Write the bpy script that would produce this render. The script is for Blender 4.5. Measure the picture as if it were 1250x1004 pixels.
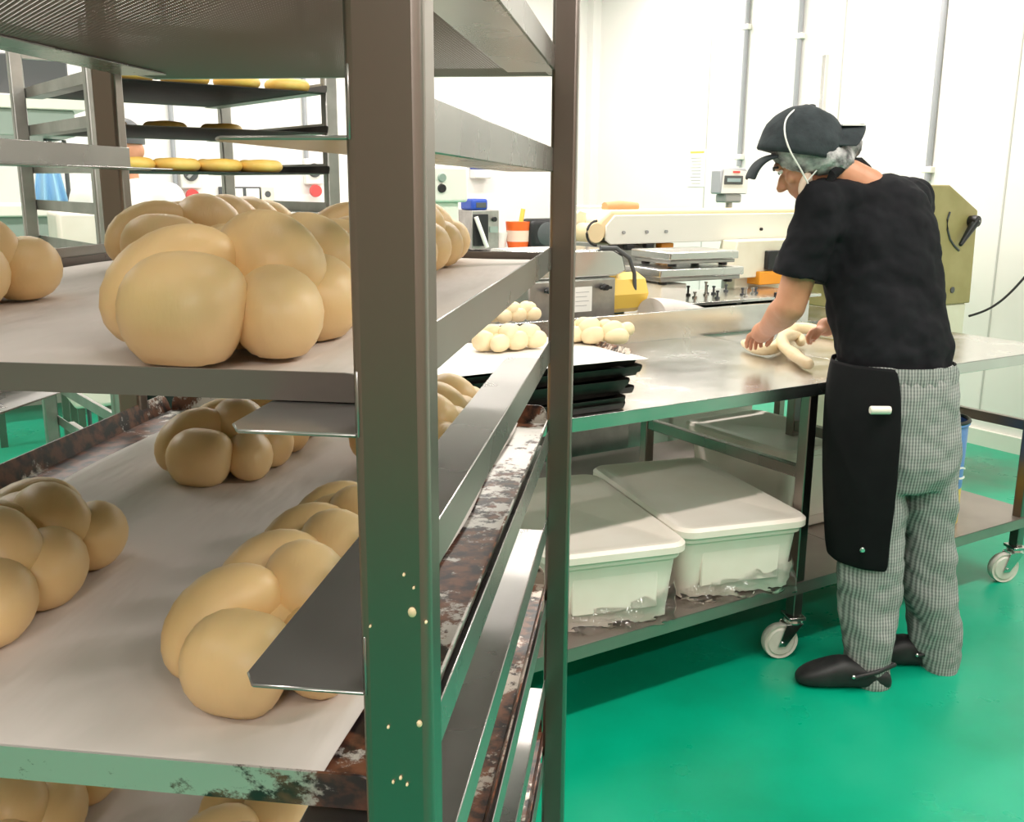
import bpy, bmesh, math, random
from mathutils import Vector, Matrix
random.seed(7)
sc = bpy.context.scene
for o in list(bpy.data.objects): bpy.data.objects.remove(o)
COL = sc.collection
PI = math.pi

# ------------------------------------------------------------------ camera
F = 1197.0; W_, H_ = 1250, 1004
down = Vector((593-625, -(5700-502), -F)).normalized(); upc = -down
fw = Vector((0, 0, -1)); fh = (fw-upc*fw.dot(upc)).normalized(); rt = fh.cross(upc)
ROT = Matrix((rt, fh, upc))                       # camera -> world
CAM = Vector((0, 0, 1.5))
cd = bpy.data.cameras.new('camera'); cam = bpy.data.objects.new('camera', cd); COL.objects.link(cam)
cam.matrix_world = Matrix.Translation(CAM) @ ROT.to_4x4()
cd.sensor_fit = 'HORIZONTAL'; cd.sensor_width = 36; cd.lens = F/W_*36; cd.clip_start = 0.02; cd.clip_end = 60
sc.camera = cam

# ------------------------------------------------------------------ world, exposure
wd = bpy.data.worlds.new('world'); sc.world = wd; wd.use_nodes = True
wd.node_tree.nodes['Background'].inputs[0].default_value = (1, .97, .93, 1)
wd.node_tree.nodes['Background'].inputs[1].default_value = 0.05
sc.view_settings.view_transform = 'Standard'; sc.view_settings.look = 'None'
sc.view_settings.gamma = 1; sc.view_settings.use_curve_mapping = False
sc.view_settings.exposure = -0.12

# ------------------------------------------------------------------ frames
def ray(x, y): return (ROT @ Vector((x-625, -(y-502), -F))).normalized()
def onz(x, y, z): d = ray(x, y); return CAM + d*((z-CAM.z)/d.z)
def at(x, y, Y): d = ray(x, y); return CAM + d*(Y/d.y)
O = Vector((.164, 2.568, 0)); TA = math.radians(31.7)
T = Vector((math.cos(TA), math.sin(TA), 0)); N = Vector((-math.sin(TA), math.cos(TA), 0))
def tnw(t, n, z=0): return O + T*t + N*n + Vector((0, 0, z))
def on_n(x, y, n):                                # pixel -> (t, z) on the plane n
    d = ray(x, y); s = (n-(CAM-O).dot(N))/d.dot(N); p = CAM+d*s-O; return p.dot(T), p.z
def on_t(x, y, t):                                # pixel -> (n, z) on the plane t
    d = ray(x, y); s = (t-(CAM-O).dot(T))/d.dot(T); p = CAM+d*s-O; return p.dot(N), p.z
def on_h(x, y, z): p = onz(x, y, z)-O; return p.dot(T), p.dot(N)
RY = math.radians(7.527)                          # near rack: local x = across, local y = deep
FZ = -.07                                         # floor level
RT_T, RT_N, RT_Z = 4.15, 5.62, 3.5                # right wall, far wall, ceiling

# ------------------------------------------------------------------ lights
def lamp(t, n, w, l, e, col=(1, .91, .865), rot=0):
    ld = bpy.data.lights.new('tube_light', 'AREA'); ld.shape = 'RECTANGLE'; ld.size = l; ld.size_y = w
    ld.energy = e; ld.color = col
    lo = bpy.data.objects.new('tube_light', ld); COL.objects.link(lo)
    lo.location = tnw(t, n, RT_Z-.12); lo.rotation_euler = (0, 0, TA+rot)
    return lo
LAMPS = [(-2.9, -4.0), (-.9, -4.0), (1.4, -4.0), (-.6, -1.35), (1.3, -1.35), (3.0, -1.35), (-2.8, -1.35), (-2.6, 1.9), (-.6, 1.9), (1.4, 1.9), (3.1, 1.9), (-2.6, 4.2), (-.4, 4.2), (1.6, 4.2), (3.2, 4.2)]
LE = {-4.0: 55, -1.35: 48, 1.9: 52, 4.2: 46}
for t, n in LAMPS: lamp(t, n, .16, 1.45, LE[n])

# ------------------------------------------------------------------ materials
def mat(name, col, rough=.5, metal=0, **k):
    m = bpy.data.materials.new(name); m.use_nodes = True; nt = m.node_tree; b = nt.nodes['Principled BSDF']
    b.inputs['Base Color'].default_value = (*col, 1); b.inputs['Roughness'].default_value = rough
    b.inputs['Metallic'].default_value = metal
    for a, v in k.items():
        if a in b.inputs.keys(): b.inputs[a].default_value = v
    return m
def nodes(m): return m.node_tree, m.node_tree.nodes['Principled BSDF']
def noise(nt, scale, detail=4, vec=None, rough=.55, stretch=None):
    n = nt.nodes.new('ShaderNodeTexNoise'); n.inputs['Scale'].default_value = scale; n.inputs['Detail'].default_value = detail
    n.inputs['Roughness'].default_value = rough
    tc = nt.nodes.new('ShaderNodeTexCoord'); src = tc.outputs['Object']
    if stretch:
        mp = nt.nodes.new('ShaderNodeMapping'); mp.inputs['Scale'].default_value = stretch
        nt.links.new(src, mp.inputs[0]); src = mp.outputs[0]
    nt.links.new(src, n.inputs['Vector']); return n
def ramp(nt, src, stops):
    r = nt.nodes.new('ShaderNodeValToRGB'); e = r.color_ramp.elements
    while len(e) < len(stops): e.new(.5)
    for i, (p, c) in enumerate(stops):
        e[i].position = p; e[i].color = (*c, 1) if len(c) == 3 else c
    nt.links.new(src, r.inputs[0]); return r
def varied(name, c1, c2, scale, rough=.5, metal=0, bump=0, bscale=None, stretch=None, rr=None, lo=.35, hi=.65, **k):
    m = mat(name, c1, rough, metal, **k); nt, b = nodes(m)
    n = noise(nt, scale, stretch=stretch); r = ramp(nt, n.outputs[0], [(lo, c1), (hi, c2)])
    nt.links.new(r.outputs[0], b.inputs['Base Color'])
    if rr:
        q = ramp(nt, n.outputs[0], [(.3, (rr[0],)*3), (.7, (rr[1],)*3)]); nt.links.new(q.outputs[0], b.inputs['Roughness'])
    if bump:
        n2 = noise(nt, bscale or scale*3, stretch=stretch); bp = nt.nodes.new('ShaderNodeBump'); bp.inputs['Strength'].default_value = bump
        bp.inputs['Distance'].default_value = .01
        nt.links.new(n2.outputs[0], bp.inputs['Height']); nt.links.new(bp.outputs[0], b.inputs['Normal'])
    return m
M = {}
M['steel'] = varied('brushed_steel', (.25, .215, .195), (.31, .27, .245), 3, .3, 1, rr=(.24, .36), stretch=(1, 1, .15))
M['runner'] = varied('runner_steel', (.34, .32, .31), (.42, .40, .385), 6, .3, .8, rr=(.25, .31))
M['steel_bright'] = varied('bench_steel', (.60, .585, .57), (.70, .685, .67), 4, .25, 1, rr=(.17, .3))
M['shelf_steel'] = varied('dull_shelf_steel', (.36, .31, .29), (.42, .365, .34), 4, .42, .9)
M['steel_sat'] = varied('satin_steel', (.36, .35, .335), (.46, .445, .43), 12, .4, 1)
M['paper'] = varied('baking_paper', (.66, .59, .545), (.73, .665, .62), 5, .75, 0, bump=.8, bscale=7, stretch=(1.6, .45, 1))
M['dough'] = varied('raw_dough', (.82, .56, .26), (.87, .63, .33), 8, .42, 0, bump=.07, bscale=26, stretch=(1, .35, 1))
M['dough_pale'] = varied('pale_dough', (.80, .62, .37), (.86, .70, .45), 18, .5)
nt, b = nodes(M['dough'])
nz = noise(nt, 3.2, 6, stretch=(9, 1.2, 3)); bp = nt.nodes.new('ShaderNodeBump'); bp.inputs['Strength'].default_value = .16; bp.inputs['Distance'].default_value = .01; nt.links.new(nz.outputs[0], bp.inputs['Height'])
ob = [l.from_node for l in nt.links if l.to_socket == b.inputs['Normal']][0]; nt.links.new(ob.outputs[0], bp.inputs['Normal']); nt.links.new(bp.outputs[0], b.inputs['Normal'])
b.inputs['Subsurface Weight'].default_value = .12; b.inputs['Subsurface Radius'].default_value = (.02, .01, .004); b.inputs['Subsurface Scale'].default_value = .3
M['donut'] = varied('yellow_ring_dough', (.85, .52, .10), (.88, .60, .17), 25, .5)
M['black_tray'] = varied('black_tray_steel', (.010, .009, .008), (.03, .025, .02), 20, .6, 0)
M['wall'] = varied('white_wall_panel', (.87, .845, .82), (.89, .865, .84), 1.5, .35)
M['wall_rear'] = mat('beige_rear_wall', (.40, .29, .235), .7)
M['ceil'] = mat('white_ceiling', (.75, .74, .72), .8)
M['joint'] = mat('panel_joint', (.55, .54, .52), .6)
M['conduit'] = mat('grey_conduit', (.36, .37, .40), .4)
M['plastic_w'] = varied('white_tub_plastic', (.84, .75, .66), (.88, .80, .72), 6, .4)
M['film'] = mat('clear_film', (.95, .95, .95), .08, 0, **{'Transmission Weight': 1.0, 'IOR': 1.35})
M['white'] = mat('white_enamel', (.85, .83, .76), .4)
M['cream'] = varied('cream_paint', (.80, .74, .58), (.84, .79, .64), 9, .45)
M['belt'] = mat('cream_belt', (.86, .68, .42), .6)
M['olive'] = varied('olive_paint', (.36, .30, .115), (.42, .35, .15), 6, .5)
M['black'] = mat('black_plastic', (.012, .012, .014), .4)
M['rubber'] = mat('black_rubber', (.01, .01, .01), .7)
M['grey'] = mat('grey_plastic', (.35, .35, .35), .5)
M['dgrey'] = mat('dark_grey', (.08, .085, .09), .5)
M['yellow'] = mat('yellow_plastic', (.85, .58, .10), .4)
M['orange'] = mat('orange_plastic', (.85, .14, .02), .4)
M['amber'] = mat('amber_plastic', (.85, .33, .02), .4)
M['blue'] = mat('blue_plastic', (.02, .07, .42), .4)
M['ltblue'] = mat('light_blue_cloth', (.35, .62, .88), .8)
M['binblue'] = mat('blue_drum', (.13, .26, .62), .35)
M['red'] = mat('red_plastic', (.65, .03, .02), .5)
M['label'] = mat('printed_paper', (.88, .86, .82), .7)
M['ink'] = mat('ink', (.1, .1, .1), .7)
M['screen'] = mat('lcd_screen', (.32, .42, .45), .2)
M['teal'] = mat('grey_green_panel', (.28, .35, .31), .4)
M['pinkred'] = mat('red_button', (.7, .08, .08), .4)
M['wheel'] = varied('white_wheel', (.72, .69, .62), (.62, .58, .5), 12, .45)
M['skin'] = varied('skin', (.56, .25, .14), (.63, .30, .18), 14, .5)
_, b = nodes(M['skin']); b.inputs['Subsurface Weight'].default_value = .1; b.inputs['Subsurface Scale'].default_value = .01
M['shirt'] = varied('black_cotton', (.005, .005, .007), (.010, .010, .013), 5, .9, bump=.9, bscale=4.5)
M['apron'] = varied('black_apron_cloth', (.003, .003, .004), (.006, .006, .007), 6, .9, bump=.4, bscale=7)
for _k in ('shirt', 'apron'): nodes(M[_k])[1].inputs['Specular IOR Level'].default_value = .25
M['cap'] = varied('faded_black_cap', (.018, .024, .028), (.035, .044, .05), 18, .9, bump=.5, bscale=18)
M['hairnet'] = varied('white_hairnet_over_hair', (.12, .11, .12), (.62, .60, .60), 22, .7, bump=.5, bscale=90)
M['clog'] = varied('black_clog', (.010, .010, .011), (.022, .021, .022), 20, .55)
M['bwhite'] = mat('white_shirt', (.85, .84, .82), .8)
M['hair'] = mat('dark_hair', (.02, .015, .012), .6)
M['mask'] = mat('pale_mask', (.80, .62, .5), .8)

# stained tray steel: real burnt-on spots and rust
def tray_mat(name, base, thr, side=0, spot1=(.10, .035, .02), spot2=(.012, .006, .006)):
    m = mat(name, base, .38, .75); nt, b = nodes(m)
    n1 = noise(nt, 46, 8, rough=.72); n2 = noise(nt, 7, 3)
    ad = nt.nodes.new('ShaderNodeMath'); ad.operation = 'ADD'; nt.links.new(n1.outputs[0], ad.inputs[0])
    tc = nt.nodes.new('ShaderNodeTexCoord'); sp_ = nt.nodes.new('ShaderNodeSeparateXYZ'); nt.links.new(tc.outputs['Object'], sp_.inputs[0])
    mr = nt.nodes.new('ShaderNodeMapRange'); mr.inputs['From Min'].default_value = .45; mr.inputs['From Max'].default_value = .62; mr.inputs['To Max'].default_value = side; nt.links.new(sp_.outputs[1], mr.inputs[0])
    a0 = nt.nodes.new('ShaderNodeMath'); a0.operation = 'ADD'; nt.links.new(n2.outputs[0], a0.inputs[0]); nt.links.new(mr.outputs[0], a0.inputs[1]); nt.links.new(a0.outputs[0], ad.inputs[1])
    r = ramp(nt, ad.outputs[0], [(thr-.035, (0, 0, 0)), (thr, (1, 1, 1))]); r.color_ramp.interpolation = 'LINEAR'
    hf = nt.nodes.new('ShaderNodeMath'); hf.operation = 'MULTIPLY'; hf.inputs[1].default_value = .5
    nt.links.new(ad.outputs[0], hf.inputs[0]); nt.links.new(hf.outputs[0], r.inputs[0])
    n3 = noise(nt, 60, 4); sp = ramp(nt, n3.outputs[0], [(.42, spot2), (.6, spot1)])
    mx = nt.nodes.new('ShaderNodeMixRGB'); mx.inputs[1].default_value = (*base, 1)
    nt.links.new(r.outputs[0], mx.inputs[0]); nt.links.new(sp.outputs[0], mx.inputs[2]); nt.links.new(mx.outputs[0], b.inputs['Base Color'])
    iv = nt.nodes.new('ShaderNodeMath'); iv.operation = 'MULTIPLY_ADD'; iv.inputs[1].default_value = -.75; iv.inputs[2].default_value = .75
    nt.links.new(r.outputs[0], iv.inputs[0]); nt.links.new(iv.outputs[0], b.inputs['Metallic'])
    return m
M['tray'] = tray_mat('stained_tray_steel', (.64, .61, .57), .54, .075, (.16, .06, .03))
for _l in list(nodes(M['tray'])[0].links):
    if _l.to_socket.name == 'Metallic': _l.from_node.inputs[1].default_value = -.45; _l.from_node.inputs[2].default_value = .45
M['tray_rust'] = tray_mat('rusty_tray_steel', (.60, .52, .45), .50, .03, (.20, .07, .03), (.02, .009, .007))
M['tray_clean'] = tray_mat('dull_tray_steel', (.17, .145, .13), .66)
_n, _b = nodes(M['tray_clean']); _b.inputs['Roughness'].default_value = .5
for l_ in list(_n.links):
    if l_.to_socket == _b.inputs['Metallic']: _n.links.remove(l_)
_b.inputs['Metallic'].default_value = .2

# green epoxy floor
m = mat('green_epoxy_floor', (.0, .30, .14), .28); nt, b = nodes(m)
n1 = noise(nt, 1.3, 6); r = ramp(nt, n1.outputs[0], [(.35, (.0, .29, .155)), (.55, (.0, .37, .21)), (.75, (.015, .41, .24))])
n2 = noise(nt, 34, 3); r2 = ramp(nt, n2.outputs[0], [(.74, (0, 0, 0)), (.78, (.5, .5, .5))])
mx = nt.nodes.new('ShaderNodeMixRGB'); nt.links.new(r2.outputs[0], mx.inputs[0]); nt.links.new(r.outputs[0], mx.inputs[1]); mx.inputs[2].default_value = (.2, .42, .28, 1)
# worn brownish patch close to the right wall
tc = nt.nodes.new('ShaderNodeTexCoord'); ds = nt.nodes.new('ShaderNodeVectorMath'); ds.operation = 'DISTANCE'
pw = tnw(3.55, 1.15); ds.inputs[1].default_value = (pw.x, pw.y, 0); nt.links.new(tc.outputs['Object'], ds.inputs[0])
n4 = noise(nt, 5, 4); a1 = nt.nodes.new('ShaderNodeMath'); a1.operation = 'MULTIPLY_ADD'; a1.inputs[1].default_value = .9
nt.links.new(n4.outputs[0], a1.inputs[0]); nt.links.new(ds.outputs['Value'], a1.inputs[2])
r5 = ramp(nt, a1.outputs[0], [(.5, (.6, .6, .6)), (1.0, (0, 0, 0))])
m2 = nt.nodes.new('ShaderNodeMixRGB'); nt.links.new(r5.outputs[0], m2.inputs[0]); nt.links.new(mx.outputs[0], m2.inputs[1]); m2.inputs[2].default_value = (.09, .13, .09, 1)
nt.links.new(m2.outputs[0], b.inputs['Base Color'])
n3 = noise(nt, 3, 5); r3 = ramp(nt, n3.outputs[0], [(.3, (.24,)*3), (.7, (.42,)*3)]); nt.links.new(r3.outputs[0], b.inputs['Roughness'])
M['floor'] = m
# small grey and white check of the trousers
m = mat('fine_checked_trousers', (.2, .22, .21), .85); nt, b = nodes(m)
tc = nt.nodes.new('ShaderNodeTexCoord'); sx = nt.nodes.new('ShaderNodeSeparateXYZ'); nt.links.new(tc.outputs['Object'], sx.inputs[0])
def sinw(src, k):
    a = nt.nodes.new('ShaderNodeMath'); a.operation = 'MULTIPLY'; a.inputs[1].default_value = k; nt.links.new(src, a.inputs[0])
    s = nt.nodes.new('ShaderNodeMath'); s.operation = 'SINE'; nt.links.new(a.outputs[0], s.inputs[0]); return s
s1 = sinw(sx.outputs[0], 2*PI*105); s2 = sinw(sx.outputs[2], 2*PI*95)
mm = nt.nodes.new('ShaderNodeMath'); mm.operation = 'MULTIPLY_ADD'; mm.inputs[1].default_value = .35; nt.links.new(s2.outputs[0], mm.inputs[0]); nt.links.new(s1.outputs[0], mm.inputs[2])
hh = nt.nodes.new('ShaderNodeMath'); hh.operation = 'MULTIPLY_ADD'; hh.inputs[1].default_value = .37; hh.inputs[2].default_value = .5; nt.links.new(mm.outputs[0], hh.inputs[0])
r = ramp(nt, hh.outputs[0], [(.2, (.15, .16, .155)), (.8, (.40, .40, .385))]); nt.links.new(r.outputs[0], b.inputs['Base Color'])
M['check'] = m
# perforated sheet: rows of small round holes
m = mat('perforated_sheet', (.17, .115, .095), .5, .3); nt, b = nodes(m)
tc = nt.nodes.new('ShaderNodeTexCoord'); mp = nt.nodes.new('ShaderNodeMapping'); mp.inputs['Scale'].default_value = (230, 230, 0); mp.inputs['Rotation'].default_value = (0, 0, PI/4)
nt.links.new(tc.outputs['Object'], mp.inputs[0])
fr = nt.nodes.new('ShaderNodeVectorMath'); fr.operation = 'FRACTION'; nt.links.new(mp.outputs[0], fr.inputs[0])
sb = nt.nodes.new('ShaderNodeVectorMath'); sb.operation = 'DISTANCE'; sb.inputs[1].default_value = (.5, .5, 0); nt.links.new(fr.outputs[0], sb.inputs[0])
lt = nt.nodes.new('ShaderNodeMath'); lt.operation = 'GREATER_THAN'; lt.inputs[1].default_value = .26; nt.links.new(sb.outputs['Value'], lt.inputs[0])
nt.links.new(lt.outputs[0], b.inputs['Alpha']); M['perf'] = m

# ------------------------------------------------------------------ mesh helpers
class MB:
    def __init__(s): s.v = []; s.f = []; s.uv = None
    def add(s, v, f):
        k = len(s.v); s.v += [tuple(p) for p in v]; s.f += [tuple(i+k for i in q) for q in f]; return s
    def box(s, x0, x1, y0, y1, z0, z1, R=None):
        v = [Vector((x, y, z)) for x in (x0, x1) for y in (y0, y1) for z in (z0, z1)]
        if R: v = [R @ p for p in v]
        return s.add(v, [(0, 1, 3, 2), (4, 6, 7, 5), (0, 4, 5, 1), (2, 3, 7, 6), (0, 2, 6, 4), (1, 5, 7, 3)])
    def prism(s, poly, axis, a, b):                # poly in the two other axes
        def P(p, h): return {'x': (h, p[0], p[1]), 'y': (p[0], h, p[1]), 'z': (p[0], p[1], h)}[axis]
        n = len(poly); v = [P(p, a) for p in poly]+[P(p, b) for p in poly]
        return s.add(v, [tuple(range(n))[::-1], tuple(range(n, 2*n))]+[(i, (i+1) % n, n+(i+1) % n, n+i) for i in range(n)])
    def tube(s, pts, rad, seg=12, cap=True, flat=1.0, up=None):
        pts = [Vector(p) for p in pts]; n = len(pts)
        if not hasattr(rad, '__len__'): rad = [rad]*n
        v = []; pu = Vector(up) if up else Vector((0, 0, 1))
        for i, p in enumerate(pts):
            d = (pts[min(i+1, n-1)]-pts[max(i-1, 0)]).normalized()
            a = d.cross(pu)
            if a.length < 1e-3: a = d.cross(Vector((1, 0, 0)))
            a.normalize(); b_ = a.cross(d)
            for k in range(seg):
                t = 2*PI*k/seg; v.append(p+a*math.cos(t)*rad[i]+b_*math.sin(t)*rad[i]*flat)
        f = [(i*seg+k, i*seg+(k+1) % seg, (i+1)*seg+(k+1) % seg, (i+1)*seg+k) for i in range(n-1) for k in range(seg)]
        if cap: f += [tuple(range(seg))[::-1], tuple(range((n-1)*seg, n*seg))]
        return s.add(v, f)
    def lathe(s, prof, seg=24, axis='z', c=(0, 0, 0)):
        v = []; n = len(prof)
        for r, h in prof:
            for k in range(seg):
                t = 2*PI*k/seg; x, y = r*math.cos(t), r*math.sin(t)
                p = {'z': (x, y, h), 'x': (h, x, y), 'y': (x, h, y)}[axis]
                v.append((p[0]+c[0], p[1]+c[1], p[2]+c[2]))
        f = [(i*seg+k, i*seg+(k+1) % seg, (i+1)*seg+(k+1) % seg, (i+1)*seg+k) for i in range(n-1) for k in range(seg)]
        f += [tuple(range(seg))[::-1], tuple(range((n-1)*seg, n*seg))]
        return s.add(v, f)
    def ball(s, c, r, R=None, seg=20, rings=12, z0=-1.0, z1=1.0):
        c = Vector(c); r = Vector(r) if hasattr(r, '__len__') else Vector((r, r, r)); v = []
        a0, a1 = math.asin(z0), math.asin(z1)
        for i in range(rings+1):
            a = a0+(a1-a0)*i/rings
            for k in range(seg):
                t = 2*PI*k/seg; p = Vector((math.cos(a)*math.cos(t)*r.x, math.cos(a)*math.sin(t)*r.y, math.sin(a)*r.z))
                if R: p = R @ p
                v.append(c+p)
        f = [(i*seg+k, i*seg+(k+1) % seg, (i+1)*seg+(k+1) % seg, (i+1)*seg+k) for i in range(rings) for k in range(seg)]
        f += [tuple(range(seg))[::-1], tuple(range(rings*seg, (rings+1)*seg))]
        return s.add(v, f)
    def cap(s, p0, p1, r0, r1, seg=16, ends=True, flat=1.0, up=None):       # tapered limb piece
        s.tube([p0, p1], [r0, r1], seg, True, flat, up)
        if ends: s.ball(p0, r0*.995, seg=seg, rings=10); s.ball(p1, r1*.995, seg=seg, rings=10)
        return s
    def build(s, name, m, parent=None, smooth=True, bevel=0, seg=2, angle=40, mods=()):
        me = bpy.data.meshes.new(name); me.from_pydata(s.v, [], s.f)
        bm = bmesh.new(); bm.from_mesh(me); bmesh.ops.recalc_face_normals(bm, faces=bm.faces)
        bm.to_mesh(me); bm.free(); me.update()
        me.materials.append(M[m] if isinstance(m, str) else m)
        o = bpy.data.objects.new(name, me); COL.objects.link(o)
        if parent: o.parent = parent
        if s.uv:
            ul = me.uv_layers.new(name='UVMap')
            for lp in me.loops: ul.data[lp.index].uv = s.uv[lp.vertex_index]
        if smooth:
            me.shade_smooth() if hasattr(me, 'shade_smooth') else None
            try: me.set_sharp_from_angle(angle=math.radians(angle))
            except Exception: pass
        if bevel:
            bv = o.modifiers.new('bevel', 'BEVEL'); bv.width = bevel; bv.segments = seg; bv.limit_method = 'ANGLE'; bv.angle_limit = math.radians(50); bv.harden_normals = False
        for fn in mods: fn(o)
        return o
def remesh(vox, smooth=4):
    def f(o):
        r = o.modifiers.new('remesh', 'REMESH'); r.mode = 'VOXEL'; r.voxel_size = vox; r.use_smooth_shade = True
        s_ = o.modifiers.new('smooth', 'SMOOTH'); s_.factor = .5; s_.iterations = smooth
    return f
def solid(th, off=0):
    def f(o): q = o.modifiers.new('solid', 'SOLIDIFY'); q.thickness = th; q.offset = off
    return f
def sub(l=2):
    def f(o): q = o.modifiers.new('sub', 'SUBSURF'); q.levels = l; q.render_levels = l
    return f
def thing(name, label, cat, loc=(0, 0, 0), rz=0, group=None):
    o = bpy.data.objects.new(name, None); COL.objects.link(o); o.empty_display_size = .05
    o.location = loc; o.rotation_euler = (0, 0, rz); o['label'] = label; o['category'] = cat
    if group: o['group'] = group
    return o
def tag(o, label, cat, group=None, loc=None, rz=None):
    o['label'] = label; o['category'] = cat
    if group: o['group'] = group
    if loc is not None: o.location = loc
    if rz is not None: o.rotation_euler = (0, 0, rz)
    return o
def dup(root, label, loc=None, rz=None, group=None, scale=None):
    r = root.copy(); COL.objects.link(r)
    if loc is not None: r.location = loc
    if rz is not None: r.rotation_euler = (0, 0, rz)
    if scale is not None: r.scale = scale
    r['label'] = label
    if group: r['group'] = group
    for ch in list(root.children):
        c = ch.copy(); COL.objects.link(c); c.parent = r
        for g in list(ch.children):
            d = g.copy(); COL.objects.link(d); d.parent = c
    return r
def struct(o): o['kind'] = 'structure'; return o
def tthing(name, label, cat, t, n, z=0, rz=0, group=None): return thing(name, label, cat, tnw(t, n, z), TA+rz, group)

# ------------------------------------------------------------------ room
def quadbox(name, m, t0, t1, n0, n1, z0, z1):
    o = MB().box(t0, t1, n0, n1, z0, z1).build(name, m, smooth=False); o.location = O; o.rotation_euler = (0, 0, TA); return struct(o)
TL, NB = -5.0, -5.2
fl = MB().box(-9, 9, -9, 12, FZ-.1, FZ).build('floor', 'floor', smooth=False); struct(fl)
quadbox('ceiling', 'ceil', TL, RT_T, NB, RT_N, RT_Z, RT_Z+.1)
quadbox('wall_right', 'wall', RT_T, RT_T+.12, NB, RT_N+.12, FZ, RT_Z)
quadbox('wall_far', 'wall', TL, RT_T, RT_N, RT_N+.12, FZ, RT_Z)
quadbox('wall_left', 'wall_rear', TL-.12, TL, NB, RT_N, FZ, RT_Z)
quadbox('wall_rear', 'wall_rear', TL, RT_T, NB-.12, NB, FZ, RT_Z)
quadbox('baseboard_right', 'white', RT_T-.03, RT_T, NB, RT_N, FZ, .03)
quadbox('baseboard_far', 'white', TL, RT_T-.03, RT_N-.03, RT_N, FZ, .03)
k = 1
for px in (1240, 1025, 865):
    n, z = on_t(px, 120, RT_T); quadbox('trim_%d' % k, 'joint', RT_T-.004, RT_T, n-.005, n+.005, .1, RT_Z); k += 1
n, _ = on_t(1195, 470, RT_T)
for px in (722,):
    quadbox('trim_%d' % k, 'wall', RT_T-.09, RT_T, RT_N-.09, RT_N, .1, RT_Z); k += 1
for t, n in LAMPS:
    q = tthing('ceiling_light', 'white batten light hanging just under the ceiling', 'light', t, n, RT_Z-.08, group='ceiling batten lights')
    MB().box(-.75, .75, -.09, .09, -.03, .08).build('housing', 'white', q, smooth=False)
# conduits on the right wall
for px, top, zb, lab in ((910, 3.49, None, 'grey conduit running down the white wall above the control box'), (975, 3.49, None, 'grey conduit on the white wall left of the tall steel mast'), (1146, 3.49, None, 'grey conduit on the white wall above the olive machine')):
    n, z = on_t(px, 100, RT_T); nb = {910: 203, 975: 215, 1146: 221}[px]
    _, zb = on_t(px, nb, RT_T); 
    q = tthing('wall_conduit', lab, 'conduit', RT_T-.02, n, zb, group=None)
    MB().tube([(0, 0, 0), (0, 0, top-zb)], .018, 12).build('pipe', 'conduit', q)
    for zz in (.05, {910: 1.0, 975: .95, 1146: 1.5}[px]):
        MB().box(-.02, .02, -.035, .035, zz, zz+.04).build('saddle', 'white', q, bevel=.004)

# ------------------------------------------------------------------ near rack
LV = [1.62-.1065*i for i in range(0, 14)]; LV = [1.621, 1.515, 1.408, 1.3025, 1.197, 1.091, .985, .88, .775, .67, .565, .46, .355]
rack = thing('rack_trolley', 'large brushed steel tray rack close to the camera with braided dough on its trays', 'rack', (0, 0, 0), -RY)
XR, XL, V0, V1 = -.1035, -.6035, .342, 1.122
NP = []
for x0, x1 in ((-.1048, -.0763), (-.633, -.6046)):
    for y0 in (V0-.0, V1-.022):
        po = MB().box(x0, x1, y0, y0+.022, .09, 1.84).build('post', 'steel', rack, bevel=.004, seg=3); NP.append(po)
for s, xw in ((-1, XR), (1, XL)):
    for z in LV:
        xi = xw+s*.0525
        poly = [(xw, V0), (xw, V1), (xi, V1), (xi, V0+.010), (xi-s*.006, V0)]
        mb = MB().prism(poly, 'z', z, z+.0016)
        mb.box(min(xw, xw-s*.0014), max(xw, xw-s*.0014)+0, V0, V1, z, z+.0255)
        mb.build('runner', 'runner', rack, bevel=.0006, seg=1)
for y0 in (V0, V1-.022):
    for z in (.13, 1.815): MB().box(XL, XR, y0, y0+.022, z, z+.025).build('crossbar', 'steel', rack, bevel=.003)
def dough_spots(post, spots):                      # dried dough spots stuck on the near post
    mb = MB(); q_ = Matrix.Rotation(RY, 3, 'Z')
    for px, py, r_ in spots:
        d = q_ @ ray(px, py); k_ = (.3418-(q_ @ CAM).y)/d.y; p = (q_ @ CAM)+d*k_
        mb.ball(p, (r_, .0012, r_*1.25), seg=10, rings=6)
    mb.build('dried_dough', 'dough_pale', post)
def caster_parts(parent, x, y, zt, rz=0, wheel='wheel', r=.062):
    zt = zt-FZ; c = Vector((x, y, FZ))
    def put(o): o.location = c; o.rotation_euler = (0, 0, rz); return o
    f = MB().box(-.035, .035, -.03, .03, zt-.012, zt)
    f.lathe([(.03, zt-.012), (.033, zt-.022), (.028, zt-.03)], 20)
    for sx in (-1, 1):
        f.prism([(-.035, zt-.026), (.028, zt-.026), (-.030, r-.014), (-.058, r-.014)], 'x', sx*.024-.002, sx*.024+.002)
    f.tube([(-.03, -.044, r), (.03, -.044, r)], .006, 10)
    b_ = put(f.build('caster', 'steel_bright', parent, bevel=.002))
    w = MB().lathe([(.02, -.018), (r*.72, -.018), (r*.8, -.012), (r*.96, -.016), (r, -.008), (r, .008), (r*.96, .016), (r*.8, .012), (r*.72, .018), (.02, .018)], 36, 'x', (0, -.044, r)).build('wheel', wheel, b_)
    return b_
for x in (-.618, -.09):
    for y in (V0+.011, V1-.011): caster_parts(rack, x, y, .09)

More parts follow.
